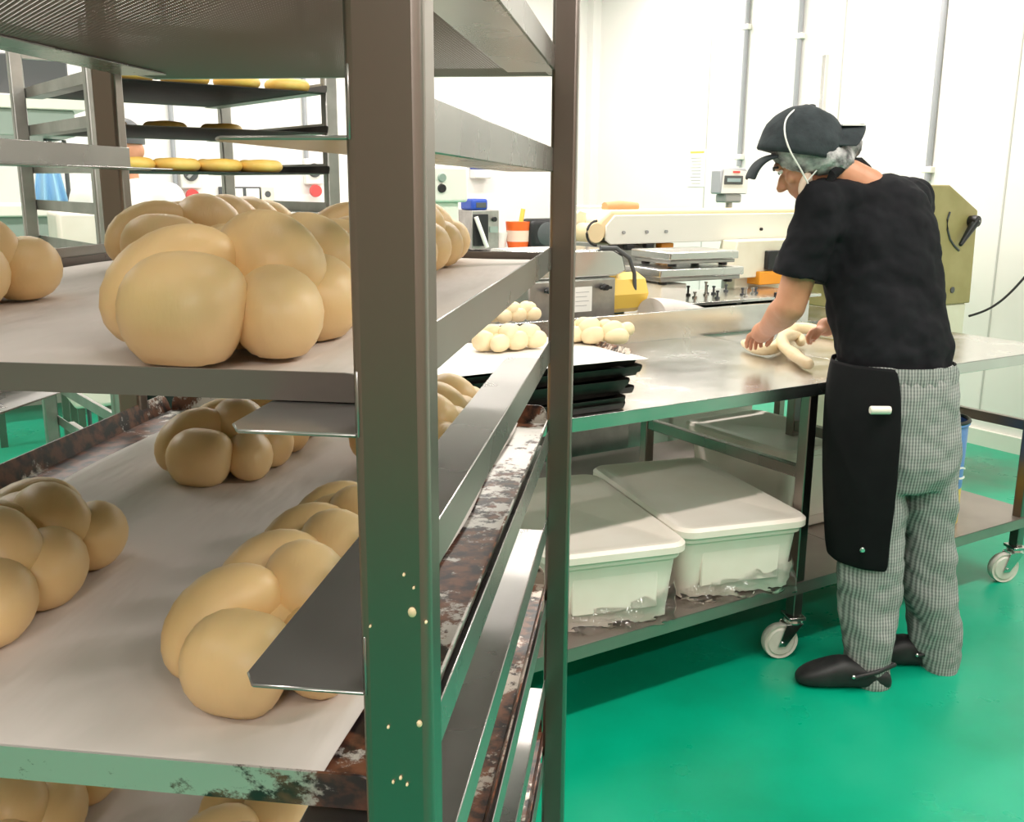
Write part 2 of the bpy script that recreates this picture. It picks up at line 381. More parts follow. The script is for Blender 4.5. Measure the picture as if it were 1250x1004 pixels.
dough_spots(NP[0], [(503, 748, .0017), (512, 884, .0012), (497, 958, .0006), (480, 955, .0006), (493, 702, .0006), (505, 718, .0005), (474, 888, .0006), (489, 950, .0007), (452, 765, .0005), (520, 760, .0006)])
def tray_mesh(x0, x1, y0, y1, z, lip, flare=.006, r=.012, th=.0013, lips='lrnf'):
    mb = MB(); mb.box(x0, x1, y0, y1, z, z+th)
    def strip(a, b, out):
        a = Vector(a); b = Vector(b); out = Vector(out); d = (b-a).normalized(); n = 5
        # outline of one side, ends rounded
        pts = [(0, 0)]; L_ = (b-a).length
        for i in range(n+1): q = PI/2*i/n; pts.append((r*(1-math.sin(PI/2-q))*.8, lip*(math.sin(q)) if i else lip*.15))
        prof = [(0, 0)]+[(r*.9*(1-math.cos(PI/2*i/n)), lip*(.45+.55*math.sin(PI/2*i/n))) for i in range(n+1)]
        prof = prof+[(L_-p[0], p[1]) for p in prof[::-1]]
        k_ = len(prof); v = []
        for off in (0, th*1.3):
            for u, h in prof: v.append(a+d*u+Vector((0, 0, z+h-0))+out*(flare*h/lip+off))
        mb.add(v, [tuple(range(k_)), tuple(range(k_, 2*k_))[::-1]]+[(i, (i+1) % k_, k_+(i+1) % k_, k_+i) for i in range(k_)])
    if 'n' in lips: strip((x0, y0, 0), (x1, y0, 0), (0, -1, 0))
    if 'f' in lips: strip((x0, y1, 0), (x1, y1, 0), (0, 1, 0))
    if 'l' in lips: strip((x0, y0, 0), (x0, y1, 0), (-1, 0, 0))
    if 'r' in lips: strip((x1, y0, 0), (x1, y1, 0), (1, 0, 0))
    return mb
def paper(x0, x1, y0, y1, z, amp=.0012, seed=0, drop=0, nx=26, ny=40):
    rnd = random.Random(seed); mb = MB(); v = []
    ph = [(rnd.uniform(2, 9), rnd.uniform(6, 26), rnd.uniform(0, 6), rnd.uniform(.3, 1)) for _ in range(7)]
    for j in range(ny+1):
        for i in range(nx+1):
            u, w = i/nx, j/ny; x = x0+(x1-x0)*u; y = y0+(y1-y0)*w
            h = sum(a*math.sin(fx*(x+.35*y)*7+fy*y*.35+p) for fx, fy, p, a in ph)/4
            e = 1 if 0 < i < nx and 0 < j < ny else .7
            v.append((x+.002*math.sin(w*17+seed), y+.0015*math.sin(u*13+seed), z+amp*(1+h)*e))
    mb.add(v, [(j*(nx+1)+i, j*(nx+1)+i+1, (j+1)*(nx+1)+i+1, (j+1)*(nx+1)+i) for j in range(ny) for i in range(nx)])
    return mb
def rtag(o, label, cat, group=None): o.rotation_euler = (0, 0, -RY); return tag(o, label, cat, group)
YN, YF = .397, 1.17
# perforated sheet on the top level, seen from below
pt = thing('perforated_sheet', 'perforated metal baking sheet on the top level of the near rack, seen from below', 'baking sheet', (0, 0, 0), -RY)
MB().box(-.598, -.110, .30, 1.19, 1.6235, 1.6242).build('mesh_panel', 'perf', pt, smooth=False)
MB().box(-.600, -.108, .30, .312, 1.6232, 1.632).box(-.600, -.108, 1.178, 1.19, 1.6232, 1.632).box(-.600, -.592, .30, 1.19, 1.6232, 1.632).box(-.116, -.108, .30, 1.19, 1.6232, 1.632).build('rim', 'steel', pt, bevel=.001)
rtag(tray_mesh(-.598, -.112, .393, YF, 1.4102, .0125, .0).build('baking_tray', 'tray_clean'), 'dull grey baking tray at eye level of the near rack under a large braided loaf', 'baking tray')
rtag(paper(-.592, -.118, .397, YF-.008, 1.4125, .0024, 3, nx=40, ny=60).build('baking_paper', 'paper', mods=(solid(.0006),)), 'creased baking paper lining the eye level tray of the near rack', 'baking paper')
rtag(tray_mesh(-.600, -.112, YN, YF, 1.2125, .0225, .007).build('baking_tray', 'tray'), 'baking tray with burnt black spots along its front lip, middle of the near rack', 'baking tray')
rtag(paper(-.555, -.146, YN+.003, YF-.01, 1.2145, .0032, 5, nx=40, ny=60).build('baking_paper', 'paper', mods=(solid(.0006),)), 'wrinkled baking paper under four loaves on the stained middle tray', 'baking paper')
rtag(tray_mesh(-.598, -.112, YN, YF, 1.0005, .0225, .007).build('baking_tray', 'tray_rust'), 'rusty baking tray below the stained middle tray of the near rack', 'baking tray')
rtag(paper(-.57, -.150, YN+.003, YF-.01, 1.0025, .0016, 8).build('baking_paper', 'paper', mods=(solid(.0006),)), 'baking paper on the rusty lower tray of the near rack', 'baking paper')
rtag(tray_mesh(-.598, -.112, YN, YF, .790, .0225, .007).build('baking_tray', 'tray_rust'), 'brown stained baking tray, lowest in view on the near rack', 'baking tray')

# ------------------------------------------------------------------ braided loaves
def lobe(mb, p0, p1, p2, r, seg=22, n=18, pw=3.2, flat=1.0, r1=None):
    P = []; Rr = []; p0, p1, p2 = Vector(p0), Vector(p1), Vector(p2)
    for i in range(n+1):
        q = -math.cos(PI*i/n)*.998; u = (q+1)/2
        P.append(p0*(1-u)**2+p1*2*u*(1-u)+p2*u*u); k = (1-abs(q)**pw)**(1/2.0)
        rr = r+(r1-r)*u if r1 else r
        Rr.append(max(.0006, rr*k))
    # extend so that the ends close as round caps
    d0 = (P[0]-P[1]).normalized(); d1 = (P[-1]-P[-2]).normalized()
    mb.tube(P, Rr, seg, True, flat)
def loaf_parts(q, L, w, h, seed, m, n=18, seg=22, near=1.0):
    """rows of plump lobes: centre lobes dive under to the right, arcs come in from the left, low lobes bulge out on the right"""
    rnd = random.Random(seed); J = lambda a: rnd.uniform(-a, a)
    sx, sz = w/.118, h/.078; pitch = .058; K = int(round((L-.075)/pitch)); pitch = (L-.075)/K
    C_, A_, R_ = MB(), MB(), MB()
    def S(x, y, z): return (x*sx, y, z*sz)
    y0 = -L/2+.036
    # broad lobe closing the near end
    lobe(C_, S(-.032, y0+.006, .029), S(-.008, y0-.008, .036), S(.026, y0-.002, .026), .0305*near*sz**.5, seg, n, 3.8)
    lobe(C_, (0, y0+.02, .024*sz), (0, 0, .032*sz), (0, L/2-.06, .022*sz), .030*sx, seg, n, 8)
    lobe(R_, S(.014, y0+.046, .030), S(.046, y0+.026, .035), S(.036, y0-.006, .020), .0225, seg, n, 3.6)
    lobe(A_, S(.004, y0+.040, .048), S(-.050, y0+.044, .060), S(-.042, y0-.004, .020), .024, seg, n, 3.4)
    for k in range(1, K+1):
        y = y0+pitch*k; f = 1-.10*(k/K)**2
        lobe(C_, S(-.012+J(.003), y+.014, .050*f), S(.014+J(.003), y+.000, (.064+J(.003))*f), S(.034, y-.018+J(.003), .030*f), (.0275+J(.0012))*f, seg, n, 3.0)
        lobe(A_, S(.010, y+.036, .046*f), S(-.046+J(.003), y+.044+J(.003), (.064+J(.002))*f), S(-.044*f, y-.006+J(.003), .018), (.0225+J(.001))*f, seg, n, 3.4)
        lobe(R_, S(.012, y+.040, .028), S(.050*f+J(.002), y+.020, (.038+J(.003))*f), S(.033*f, y-.018+J(.003), .022), (.0255+J(.001))*f, seg, n, 3.2)
    ye = L/2-.036
    lobe(A_, S(-.036, ye-.012, .028), S(-.012, ye+.020, .044), S(.024, ye+.002, .026), .029, seg, n, 3.0)
    for mb in (C_, A_, R_):
        mb.v = [(x, y, (z-.0055) if z > .0085 else .003*math.exp((z-.0085)*60)) for x, y, z in mb.v]
        mb.build('dough_strand', m, q, angle=180)
def loaf(label, x, y, z, L=.27, w=.118, h=.078, seed=1, rz=0, frame='rack', m='dough', group=None, scale=1.0, sgn=1, n=18, seg=22, near=1.0):
    if frame == 'rack':
        c, s = math.cos(-RY), math.sin(-RY); loc = (x*c-y*s, x*s+y*c, z); ang = -RY+rz
    else: loc = (x, y, z); ang = rz
    q = thing('braided_loaf', label, 'bread dough', loc, ang, group); q.scale = (scale*sgn, scale, scale)
    loaf_parts(q, L, w, h, seed, m, n, seg, near)
    return q
G1, G2, G3 = 'braided loaves on the eye level tray', 'braided loaves on the stained middle tray', 'braided loaves on the rusty lower tray'
ZB, ZD, ZF_ = 1.4145, 1.2165, 1.0045
loaf('biggest braided raw loaf at eye level, nearest the camera beside the thick steel post', -.210, .545, ZB, .27, .100, .074, 1, group=G1, near=1.0)
loaf('braided raw loaf at eye level cut off by the left edge of the photo', -.482, .560, ZB, .27, .118, .074, 2, group=G1)
loaf('braided raw loaf at eye level on the far left, behind the biggest loaf', -.44, .99, ZB, .29, .14, .080, 3, group=G1)
loaf('braided raw loaf at eye level seen in the gap right of the thick steel post', -.252, .985, ZB, .27, .125, .080, 4, group=G1)
loaf('braided raw loaf on the middle tray at the left edge of the photo', -.437, .545, ZD, .26, .125, .078, 5, group=G2)
loaf('braided raw loaf on the middle tray standing beside the grey bracket plate', -.208, .575, ZD, .27, .102, .074, 6, group=G2)
loaf('braided raw loaf seen end on at the back left of the middle tray', -.410, .955, ZD, .25, .108, .074, 7, group=G2)
loaf('braided raw loaf at the back of the middle tray, right of the thick post', -.232, 1.03, ZD, .26, .115, .074, 8, group=G2)
loaf('braided raw loaf on the lowest visible tray at the bottom left corner', -.47, .57, ZF_, .26, .118, .074, 9, group=G3)
loaf('braided raw loaf tip showing at the bottom edge left of the thick steel post', -.262, .58, ZF_, .26, .11, .074, 10, group=G3)

# ------------------------------------------------------------------ second rack with ring doughs
A2 = math.radians(90-51)
r2 = thing('rack_trolley', 'grey steel tray rack standing behind the near rack, holding ring doughs', 'rack', (-.955, 2.33, 0), A2)
W2, D2_ = .60, .68
for x in (0, W2):
    for y in (0, D2_):
        MB().box(x-.018, x+.018, y-.014, y+.014, .09, 1.86).build('post', 'steel_sat', r2, bevel=.004)
L2 = [1.729, 1.628, 1.525, 1.424, 1.324, 1.217, 1.11, 1.003, .896, .79, .683, .576, .47]
for sx, xw in ((1, .019), (-1, W2-.019)):
    for z in L2:
        MB().box(min(xw, xw+sx*.045), max(xw, xw+sx*.045), 0, D2_, z, z+.0016).box(xw-.001, xw+.001, 0, D2_, z, z+.028).build('runner', 'steel_sat', r2, smooth=False)
for y in (0, D2_):
    for z in (.13, 1.835): MB().box(0, W2, y-.012, y+.012, z, z+.025).build('crossbar', 'steel_sat', r2, smooth=False)
for x in (0, W2):
    for y in (0, D2_): caster_parts(r2, x, y, .09)
def r2w(x, y, z): c, s = math.cos(A2), math.sin(A2); return Vector((-.955+x*c-y*s, 2.33+x*s+y*c, z))
ring = None
def donut(label, x, y, z, group, sc_=1.0):
    global ring
    if ring is None:
        mb = MB(); n1, n2 = 40, 16; v = []
        for i in range(n1):
            th = 2*PI*i/n1; rr = .019*(1+.05*math.sin(3*th))
            for j in range(n2):
                p = 2*PI*j/n2; R_ = .038+rr*math.cos(p)*1.05; v.append((R_*math.cos(th), R_*math.sin(th), max(.0, .015+rr*.85*math.sin(p))))
        mb.add(v, [(i*n2+j, ((i+1) % n1)*n2+j, ((i+1) % n1)*n2+(j+1) % n2, i*n2+(j+1) % n2) for i in range(n1) for j in range(n2)])
        ring = mb.build('ring_dough', 'donut', angle=180); tag(ring, label, 'doughnut', group, r2w(x, y, z)); return ring
    o = ring.copy(); COL.objects.link(o); o['label'] = label; o['group'] = group; o.location = r2w(x, y, z); o.rotation_euler = (0, 0, random.uniform(0, 6)); o.scale = (sc_,)*3; return o
for li, lab in ((0, 'uppermost of the three dark trays of ring dough'), (1, 'second of the three dark trays, holding low yellow rings'), (2, 'lowest of the three dark trays of ring dough')):
    z = L2[li]+.002
    tr = tray_mesh(.025, W2-.025, -.03, D2_-.02, z, .02, .005, lips='lrf').build('baking_tray', 'black_tray'); tag(tr, 'black baking tray, '+lab, 'baking tray', None, (-.955, 2.33, 0), A2)
nm = ['far left', 'second from left', 'third from left', 'far right']; rows = ['front', 'rear']
for r_ in range(2):
    for c_ in range(4):
        donut('yellow ring dough on the uppermost dark tray, %s row, %s' % (rows[r_], nm[c_]), .09+c_*.135, .030+r_*.30, L2[0]+.0035, 'ring doughs on the uppermost dark tray')
for c_ in range(4):
    donut('yellow ring dough on the lowest dark tray, %s' % nm[c_], .08+c_*.11, .030, L2[2]+.0035, 'ring doughs on the lowest dark tray')
for c_ in range(3):
    donut('flat yellow ring dough on the second dark tray, %s' % ['left', 'middle', 'right'][c_], .12+c_*.16, .33, L2[1]+.0035, 'ring doughs on the second dark tray')

# ------------------------------------------------------------------ work table (front) and second table
def table(label, t0, t1, n0, n1, zs, legs, mt='steel_bright', splash=0, z=.89, edge=.04, rail=True, t_sh=None, rear=.52):
    q = tthing('work_table', label, 'table', t0, n0); L_, D_ = t1-t0, n1-n0
    mb = MB().box(0, L_, 0, D_, z-.004, z)
    mb.box(0, L_, 0, .0025, z-edge, z).box(0, .0025, 0, D_, z-edge, z).box(L_-.0025, L_, 0, D_, z-edge, z).box(0, L_, D_-.0025, D_, z-edge, z)
    mb.build('tabletop', mt, q, bevel=.003)
    if splash:
        MB().box(0, L_+.62, D_-.002, D_+.02, z-.002, z+splash).build('upstand', mt, q, bevel=.003)
    s0, s1 = t_sh if t_sh else (0.0, L_)
    MB().box(s0, s1, .005, D_-.03, zs-.004, zs).box(s0, s1, .005, .0075, zs-.042, zs).box(s0, s1, D_-.032, D_-.03, zs-.042, zs).build('shelf', 'shelf_steel' if mt == 'steel_bright' else mt, q, bevel=.003)
    for x in legs:
        for y in (.03, rear):
            MB().box(x-.02, x+.02, y-.02, y+.02, .085, z-.005).build('leg', 'steel', q, bevel=.004)
            caster_parts(q, x, y, .085, rz=math.radians(-112) if y < .1 else 0.2)
    if rail:
        for x in legs:
            MB().box(x-.015, x+.015, .05, rear-.02, .565, .605).build('side_rail', 'steel', q, bevel=.003)
    return q
tb = table('long stainless work table with lidded white plastic tubs on its lower shelf', -.42, 1.34, 0, .95, .21, (.10, 1.375), splash=.115, t_sh=(0, 1.76), rear=.835)
tb2 = table('stainless table right of the baker with a blue drum on its shelf', 1.343, 2.36, .0, .90, .21, (.09, .895), t_sh=(0, 1.01))

# plastic tubs
def tub(label, t, n, rz=-14, w=.47, d=.76, h=.25, film=True, lid=True, group='lidded plastic tubs'):
    q = tthing('storage_tub', label, 'tub', t, n, .212, math.radians(rz), group)
    def rr(w_, d_, z_, c=.05, k=6):
        o = []
        for cx, cy, a0 in ((w_/2-c, d_/2-c, 0), (-w_/2+c, d_/2-c, 90), (-w_/2+c, -d_/2+c, 180), (w_/2-c, -d_/2+c, 270)):
            for i in range(k+1): a = math.radians(a0+90*i/k); o.append((cx+c*math.cos(a), cy+c*math.sin(a), z_))
        return o
    def loft(rings):
        mb = MB(); kk = len(rings[0]); v = [p for r in rings for p in r]
        mb.add(v, [(i*kk+j, i*kk+(j+1) % kk, (i+1)*kk+(j+1) % kk, (i+1)*kk+j) for i in range(len(rings)-1) for j in range(kk)]+[tuple(range(kk))[::-1], tuple(range((len(rings)-1)*kk, len(rings)*kk))]); return mb
    loft([rr(w-.10, d-.12, 0, .035), rr(w-.085, d-.105, .006, .04), rr(w-.05, d-.06, h-.05, .045), rr(w-.045, d-.055, h-.048, .045), rr(w-.028, d-.035, h-.044, .05), rr(w-.025, d-.03, h-.002, .05)]).build('tub_body', 'plastic_w', q, angle=35)
    MB().box(-w*.30, w*.30, -d/2+.034, -d/2+.044, .05, h-.075).build('end_panel', 'plastic_w', q, bevel=.008, seg=3)
    loft([rr(w-.012, d-.012, h-.026, .055), rr(w, d, h-.022, .06), rr(w, d, h-.002, .06), rr(w-.02, d-.02, h+.008, .055), rr(w-.07, d-.07, h+.008, .04), rr(w-.085, d-.085, h+.003, .035)]).build('lid', 'plastic_w', q, angle=35)
    if film:                                            # crumpled clear film hanging round the bottom
        mb = MB(); v = []; nx, nz = 40, 10; rnd = random.Random(int(t*100)); a = [rnd.uniform(0, 6) for _ in range(6)]
        for j in range(nz+1):
            for i in range(nx+1):
                u = i/nx; z_ = .004+.105*(j/nz)*(.45+.55*u)
                off = .010+.012*math.sin(u*23+a[0]+j*.5)*math.sin(j*.9+a[1])+.02*(1-j/nz)
                x_ = -w/2+.02+u*(w-.03); y_ = -d/2+.048-off-.012*(1-j/nz)
                if u > .9: k_ = (u-.9)/.1; y_ += .05*k_*k_
                v.append((x_, y_, z_+.004*math.sin(u*31+a[2])*(j > 0)))
        mb.add(v, [(j*(nx+1)+i, j*(nx+1)+i+1, (j+1)*(nx+1)+i+1, (j+1)*(nx+1)+i) for j in range(nz) for i in range(nx)])
        mb.build('clear_film', 'film', q)
    return q
def centre(pa, pb, z, w, d, rz):                        # from the two near lid corners
    pa = Vector(on_h(*pa, z)); pb = Vector(on_h(*pb, z)); c = (pa+pb)/2; r = math.radians(rz); return c+Vector((-math.sin(r), math.cos(r)))*d/2
c = centre((851, 661), (973, 632), .455, .47, .76, -14); tub('white lidded tub nearest the table leg with the caster', c.x, c.y)
c = centre((695, 697), (829, 658), .455, .47, .76, -14); tub('white lidded tub wrapped in clear film just right of the thin rack post', c.x-.02, c.y, w=.46)
tub('white lidded tub standing on the shelf far behind the baker\'s apron', 1.42, .62, 0, w=.44, d=.60, h=.33, film=False)

# stack of black trays with dough on the work table
def wrot(a): return TA+a
rnd = random.Random(4)
z = .8915; SX, SY = -.37, .03
for i in range(8):
    jx, jn, ja = rnd.uniform(-.03, .03), rnd.uniform(-.012, .02), math.radians(rnd.uniform(-3, 3))
    tr = tray_mesh(-.29, .29, -.21, .21, 0, .019, .012, lips='lrnf').build('baking_tray', 'black_tray')
    nmz = ['lowest', 'second', 'third', 'fourth', 'fifth', 'sixth', 'seventh', 'eighth'][i]
    tag(tr, 'black baking tray in the messy stack, %s from the bottom' % nmz if i else 'black baking tray lying directly on the work table', 'baking tray', 'stacked black trays', tnw(-.085+jx+.004*i, .245+jn, z), TA+ja)
    z += .0165
tr = tray_mesh(-.30, .30, -.21, .21, 0, .02, .012, lips='lr').build('baking_tray', 'tray_rust')
tag(tr, 'rust spotted tray on top of the black stack carrying small braided loaves', 'baking tray', None, tnw(-.06, .285, z+.006), TA+math.radians(-3)); zt = z+.0085
pp = paper(-.33, .32, -.255, .20, 0, .0022, 12, nx=20, ny=16).build('baking_paper', 'label', mods=(solid(.0006),))
tag(pp, 'white paper sheet under small loaves on top of the tray stack', 'baking paper', None, tnw(-.06, .26, zt), TA+math.radians(-3))
tr = tray_mesh(-.29, .29, -.20, .20, 0, .021, .014, lips='lr').build('baking_tray', 'tray_rust')
tag(tr, 'rust spotted tray sticking out behind the small loaves on the table', 'baking tray', None, tnw(.13, .50, .985), TA+math.radians(-16))
for (px, py, rz, lab, sc_) in ((618, 416, 4, 'small pale braided loaf at the front left of the paper on the tray stack', 1.12), (622, 384, 4, 'small pale braided loaf behind the front one, left of the thin rack post', 1.05), (722, 408, -50, 'small pale braided loaf on the tray stack right of the thin rack post', 1.12)):
    t_, n_ = on_h(px, py, zt+.03); p = tnw(t_, n_)
    loaf(lab, p.x, p.y, zt+.006, .20, .102, .072, int(px), rz=TA-PI/2+math.radians(rz), frame='w', m='dough_pale', group='small pale loaves on the tray stack', scale=sc_, n=12, seg=14)

# second bench behind the upstand
bb = table('narrow stainless bench behind the work table carrying the dough machines', .35, 2.50, .99, 1.58, .25, (.1, 2.05), z=.90, rear=.5)
def nb(x0, y0, x1, y1, n):
    ym, xm = (y0+y1)/2, (x0+x1)/2
    return on_n(x0, ym, n)[0], on_n(x1, ym, n)[0], on_n(xm, y1, n)[1], on_n(xm, y0, n)[1]
# grey machine with label, knob, yellow drum
t0, t1, z0, z1 = nb(645, 342, 751, 388, 1.12); z0 = .901
q = tthing('dough_moulder', 'grey steel machine box with a white label and a yellow drum on its side', 'machine', t0, 1.12, z0)
L_ = t1-t0; Hh = z1-z0
MB().box(0, L_, 0, .32, 0, Hh).build('housing', 'steel_sat', q, bevel=.006)
MB().prism([(0, Hh), (L_+.02, Hh), (L_+.08, Hh+.02), (L_+.06, Hh+.09), (L_, Hh+.115), (0, Hh+.115)], 'y', .03, .30).build('cover', 'steel_bright', q, bevel=.01, seg=3)
MB().tube([(L_-.06, .03, Hh+.12), (L_+.02, .03, Hh+.118), (L_+.09, .03, Hh+.075), (L_+.12, .03, Hh+.01), (L_+.125, .03, Hh-.06)], .009, 10).build('guard_rail', 'dgrey', q)
lt0 = on_n(702, 365, 1.12)[0]-t0; lt1 = on_n(722, 365, 1.12)[0]-t0
lb = MB().box(lt0-.03, lt1, -.003, 0, Hh-.13, Hh-.03).build('label_plate', 'label', q, smooth=False)
for i in range(4): MB().box(lt0, lt1-.015-.01*(i % 2), -.0036, -.003, Hh-.052-.018*i, Hh-.050-.018*i).build('printed_line', 'grey', lb, smooth=False)
for kx in (668, 736):
    tk = on_n(kx, 347, 1.12)[0]-t0
    kb = MB().lathe([(.012, -.03), (.014, -.01), (.008, 0)], 14, 'y', (tk, 0, Hh-.035)).build('knob', 'black', q)
    MB().box(tk-.028, tk+.028, -.03, -.018, Hh-.042, Hh-.03, None).build('knob_wing', 'black', kb, bevel=.004)
yd = MB(); R_ = .085; seg = 8; c0 = (0, .14, Hh-.085)
yd.tube([(L_+.004, .10, Hh-.075), (L_+.19, .10, Hh-.075)], R_, 8); yd.build('yellow_drum', 'yellow', q, angle=20, bevel=.003)
# tapered cloth sleeve lying beside it
t0, t1, z0, z1 = nb(793, 350, 882, 378, 1.10)
q = tthing('dough_sleeve', 'long pale tapered cloth sleeve lying beside the yellow drum', 'sleeve', t0, 1.085, .902)
n_ = 24; pts = []; rad = []
for i in range(n_+1):
    u = i/n_; rad.append(.012+.066*(1-u**1.6)**.9 if u < 1 else .012); pts.append((u*(t1-t0+.04), .03*math.sin(u*3), rad[-1]*.92))
mb = MB().tube(pts, rad, 22, True, .9); mb.build('sleeve', 'paper', q)
q = tthing('paper_scrap', 'small bright paper scrap lying in front of the yellow drum', 'paper', *on_h(800, 382, .905), .905)
paper(-.07, .07, -.04, .04, .0, .004, 3, nx=12, ny=10).build('sheet', 'label', q, mods=(solid(.0008),))

# scales
def scale_thing(label, box, n, d, feet, mt='steel_sat'):
    t0, t1, z0, z1 = nb(*box, n); q = tthing('platform_scale', label, 'scale', t0, n, z0, math.radians(-4)); L_ = t1-t0; h = z1-z0
    MB().box(0, L_, 0, d, h*.45, h).build('platform', 'steel_bright', q, bevel=.006, seg=3)
    MB().box(.012, L_-.012, .012, d-.012, .012, h*.45).build('base', mt, q, bevel=.004)
    for x in (.05, L_-.05):
        for y in (.05, d-.05): MB().lathe([(.018, -.002), (.02, .0), (.02, .014), (.012, .02)], 14, 'z', (x, y, 0)).build('foot', 'black', q)
    return q, z0
qa, za = scale_thing('lower and wider grey platform scale under the smaller one', (806, 327, 902, 346), 1.16, .34, 4)
scale_thing('smaller grey platform scale standing on the wider scale', (818, 307, 897, 325), 1.18, .30, 4)
# stand below the scale
q = tthing('scale_stand', 'white box like stand under the stacked grey scales', 'stand', on_n(808, 340, 1.2)[0], 1.20, .901)
MB().box(0, .145, 0, .26, 0, za-.903).build('stand_body', 'white', q, bevel=.006)
# steel mechanism on the bench
t0, t1, z0, z1 = nb(850, 347, 1000, 374, 1.06)
q = tthing('depositor_frame', 'low steel machine frame with adjusting screws and a round black knob', 'machine', t0+.02, 1.16, .901)
L_ = t1-t0
MB().box(0, L_, .0, .36, 0, .055).build('base_frame', 'dgrey', q, bevel=.004)
MB().box(-.02, L_+.1, -.01, .40, .085, .10).build('top_plate', 'steel_bright', q, bevel=.003)
for x in (.08, L_*.5, L_*.8): MB().box(x-.015, x+.015, .05, .30, .055, .085).build('support', 'dgrey', q, bevel=.002)
rnd = random.Random(9)
for i in range(14):
    x = .06+i*.04+rnd.uniform(-.01, .01); h = rnd.uniform(.02, .06)
    MB().lathe([(.012, .10), (.012, .108), (.005, .11), (.005, .10+h), (.008, .10+h), (.008, .108+h)], 8, 'z', (x, rnd.uniform(.03, .30), 0)).build('screw', 'dgrey' if i % 3 else 'steel_bright', q)
MB().lathe([(.03, -.03), (.034, -.02), (.03, 0), (.012, .005), (.012, .03)], 20, 'y', (.13, 0, .03)).build('round_knob', 'black', q)
MB().box(L_*.72, L_*.78, -.012, .0, -.0, .12).build('upright', 'black', q, bevel=.002)

# dough sheeter: arm, column, head
t0, t1, zb, zt_ = nb(740, 263, 740, 299, 1.63)
t0 = on_n(740, 280, 1.63)[0]; zb = on_n(740, 299, 1.63)[1]; zt2 = on_n(740, 263, 1.63)[1]
TE = 3.95
q = tthing('dough_sheeter', 'cream dough sheeter with a long belt arm, an olive head and a black lever', 'machine', t0, 1.63, 0)
L_ = TE-t0
MB().prism([(.03, zb), (L_-.5, zb), (L_-.5, zt2), (.05, zt2), (.0, zt2-.05), (.0, zb+.02)], 'y', 0, .012).build('side_plate', 'white', q, bevel=.004)
MB().prism([(.03, zb), (L_-.5, zb), (L_-.5, zt2), (.05, zt2), (.0, zt2-.05), (.0, zb+.02)], 'y', .28, .292).build('side_plate', 'white', q, bevel=.004)
MB().prism([(.02, zb+.03), (L_-.5, zb+.03), (L_-.5, zt2+.022), (.04, zt2+.022), (-.03, zt2-.03), (-.03, zb+.05)], 'y', .014, .278).build('belt', 'belt', q, bevel=.015, seg=4)
MB().tube([(-.055, .0, zb+.055), (-.055, .12, zb+.055)], .045, 20).build('roller', 'belt', q)
MB().tube([(-.055+.056*math.cos(a), -.0, zb+.055+.056*math.sin(a)) for a in [PI*(.5+1.0*i/10) for i in range(11)]], .006, 8).build('roller_guard', 'black', q)
MB().prism([(-.11, zb+.01), (-.02, zb+.01), (-.02, zt2+.01), (-.06, zt2+.02), (-.13, zt2-.03), (-.13, zb+.05)], 'y', .13, .16).build('end_plate', 'cream', q, bevel=.004)
for x in (.10, .24, .36, 1.0): MB().tube([(x, -.01, zb+.055), (x, .0, zb+.055)], .008, 10).build('bolt', 'black' if x == 1.0 else 'grey', q)
MB().box(.10, .36, .06, .40, FZ, zb).build('column', 'steel_sat', q, bevel=.01, seg=3)
for x in (.04, .13, .25): MB().box(x, x+.05, .005, .04, zb-.03, zb).build('hinge_block', 'black', q, bevel=.006)
MB().box(.38, .46, .05, .2, zb-.075, zb-.005).build('bracket', 'amber', q, bevel=.005)
# body block with amber switch (beside the baker's sleeve)
b0, b1, bz0, bz1 = nb(900, 293, 990, 333, 1.50); b0 -= t0; b1 -= t0
MB().prism([(b0-.03, bz0-.02), (b1, bz0-.02), (b1, bz1), (b0+.01, bz1), (b0-.03, bz0+.01)], 'y', -.12, .0).build('body_block', 'cream', q, bevel=.006)
MB().box(b0+.06, b1-.05, -.06, .0, .9, bz0-.02).build('body_foot', 'cream', q, bevel=.006)
a0, a1, az0, az1 = nb(928, 331, 965, 347, 1.48); MB().box(a0-t0, a1-t0, -.15, -.02, az0, az1).build('amber_box', 'amber', q, bevel=.005)
a0, a1, az0, az1 = nb(938, 306, 965, 329, 1.48); MB().box(a0-t0, a1-t0, -.15, -.12, az0, az1).build('black_box', 'black', q, bevel=.005)
# olive head
NF = 1.30-1.63
def hp(x, y): a, c_ = on_n(x, y, 1.30); return (a-t0, c_)
P1, P2, P3, P4 = hp(1160, 226), hp(1194, 257), hp(1184, 370), hp(1100, 373)
P0 = (hp(1070, 224)[0], P1[1]); P4 = (P0[0], P3[1])
MB().prism([P4, P3, P2, P1, P0], 'y', NF, NF+.5).build('head_housing', 'olive', q, bevel=.008, seg=3)
MB().box(P0[0], P3[0]-.02, NF+.01, NF+.46, FZ, P3[1]).build('head_base', 'cream', q, bevel=.01)
sl = [hp(*p) for p in ((1159, 259), (1156, 268), (1156, 280), (1159, 292), (1164, 300), (1170, 306))]
MB().tube([(a, NF-.003, c_) for a, c_ in sl], .006, 8).build('lever_slot', 'dgrey', q)
A_, B_ = hp(1184, 270), hp(1167, 298)
lv = MB().cap((A_[0], NF-.035, A_[1]), (B_[0], NF-.03, B_[1]), .026, .012, 14); lv.lathe([(.03, NF-.05), (.034, NF-.03), (.03, NF)], 18, 'y', (A_[0], 0, A_[1])).build('lever', 'black', q)
MB().ball((A_[0], NF-.055, A_[1]), (.010, .006, .010)).build('lever_cap', 'grey', q)
for p in ((1149, 355), (1162, 354)):
    a, c_ = hp(*p); MB().lathe([(.018, NF-.006), (.016, NF)], 10, 'y', (a, 0, c_)).build('vent', 'dgrey', q)
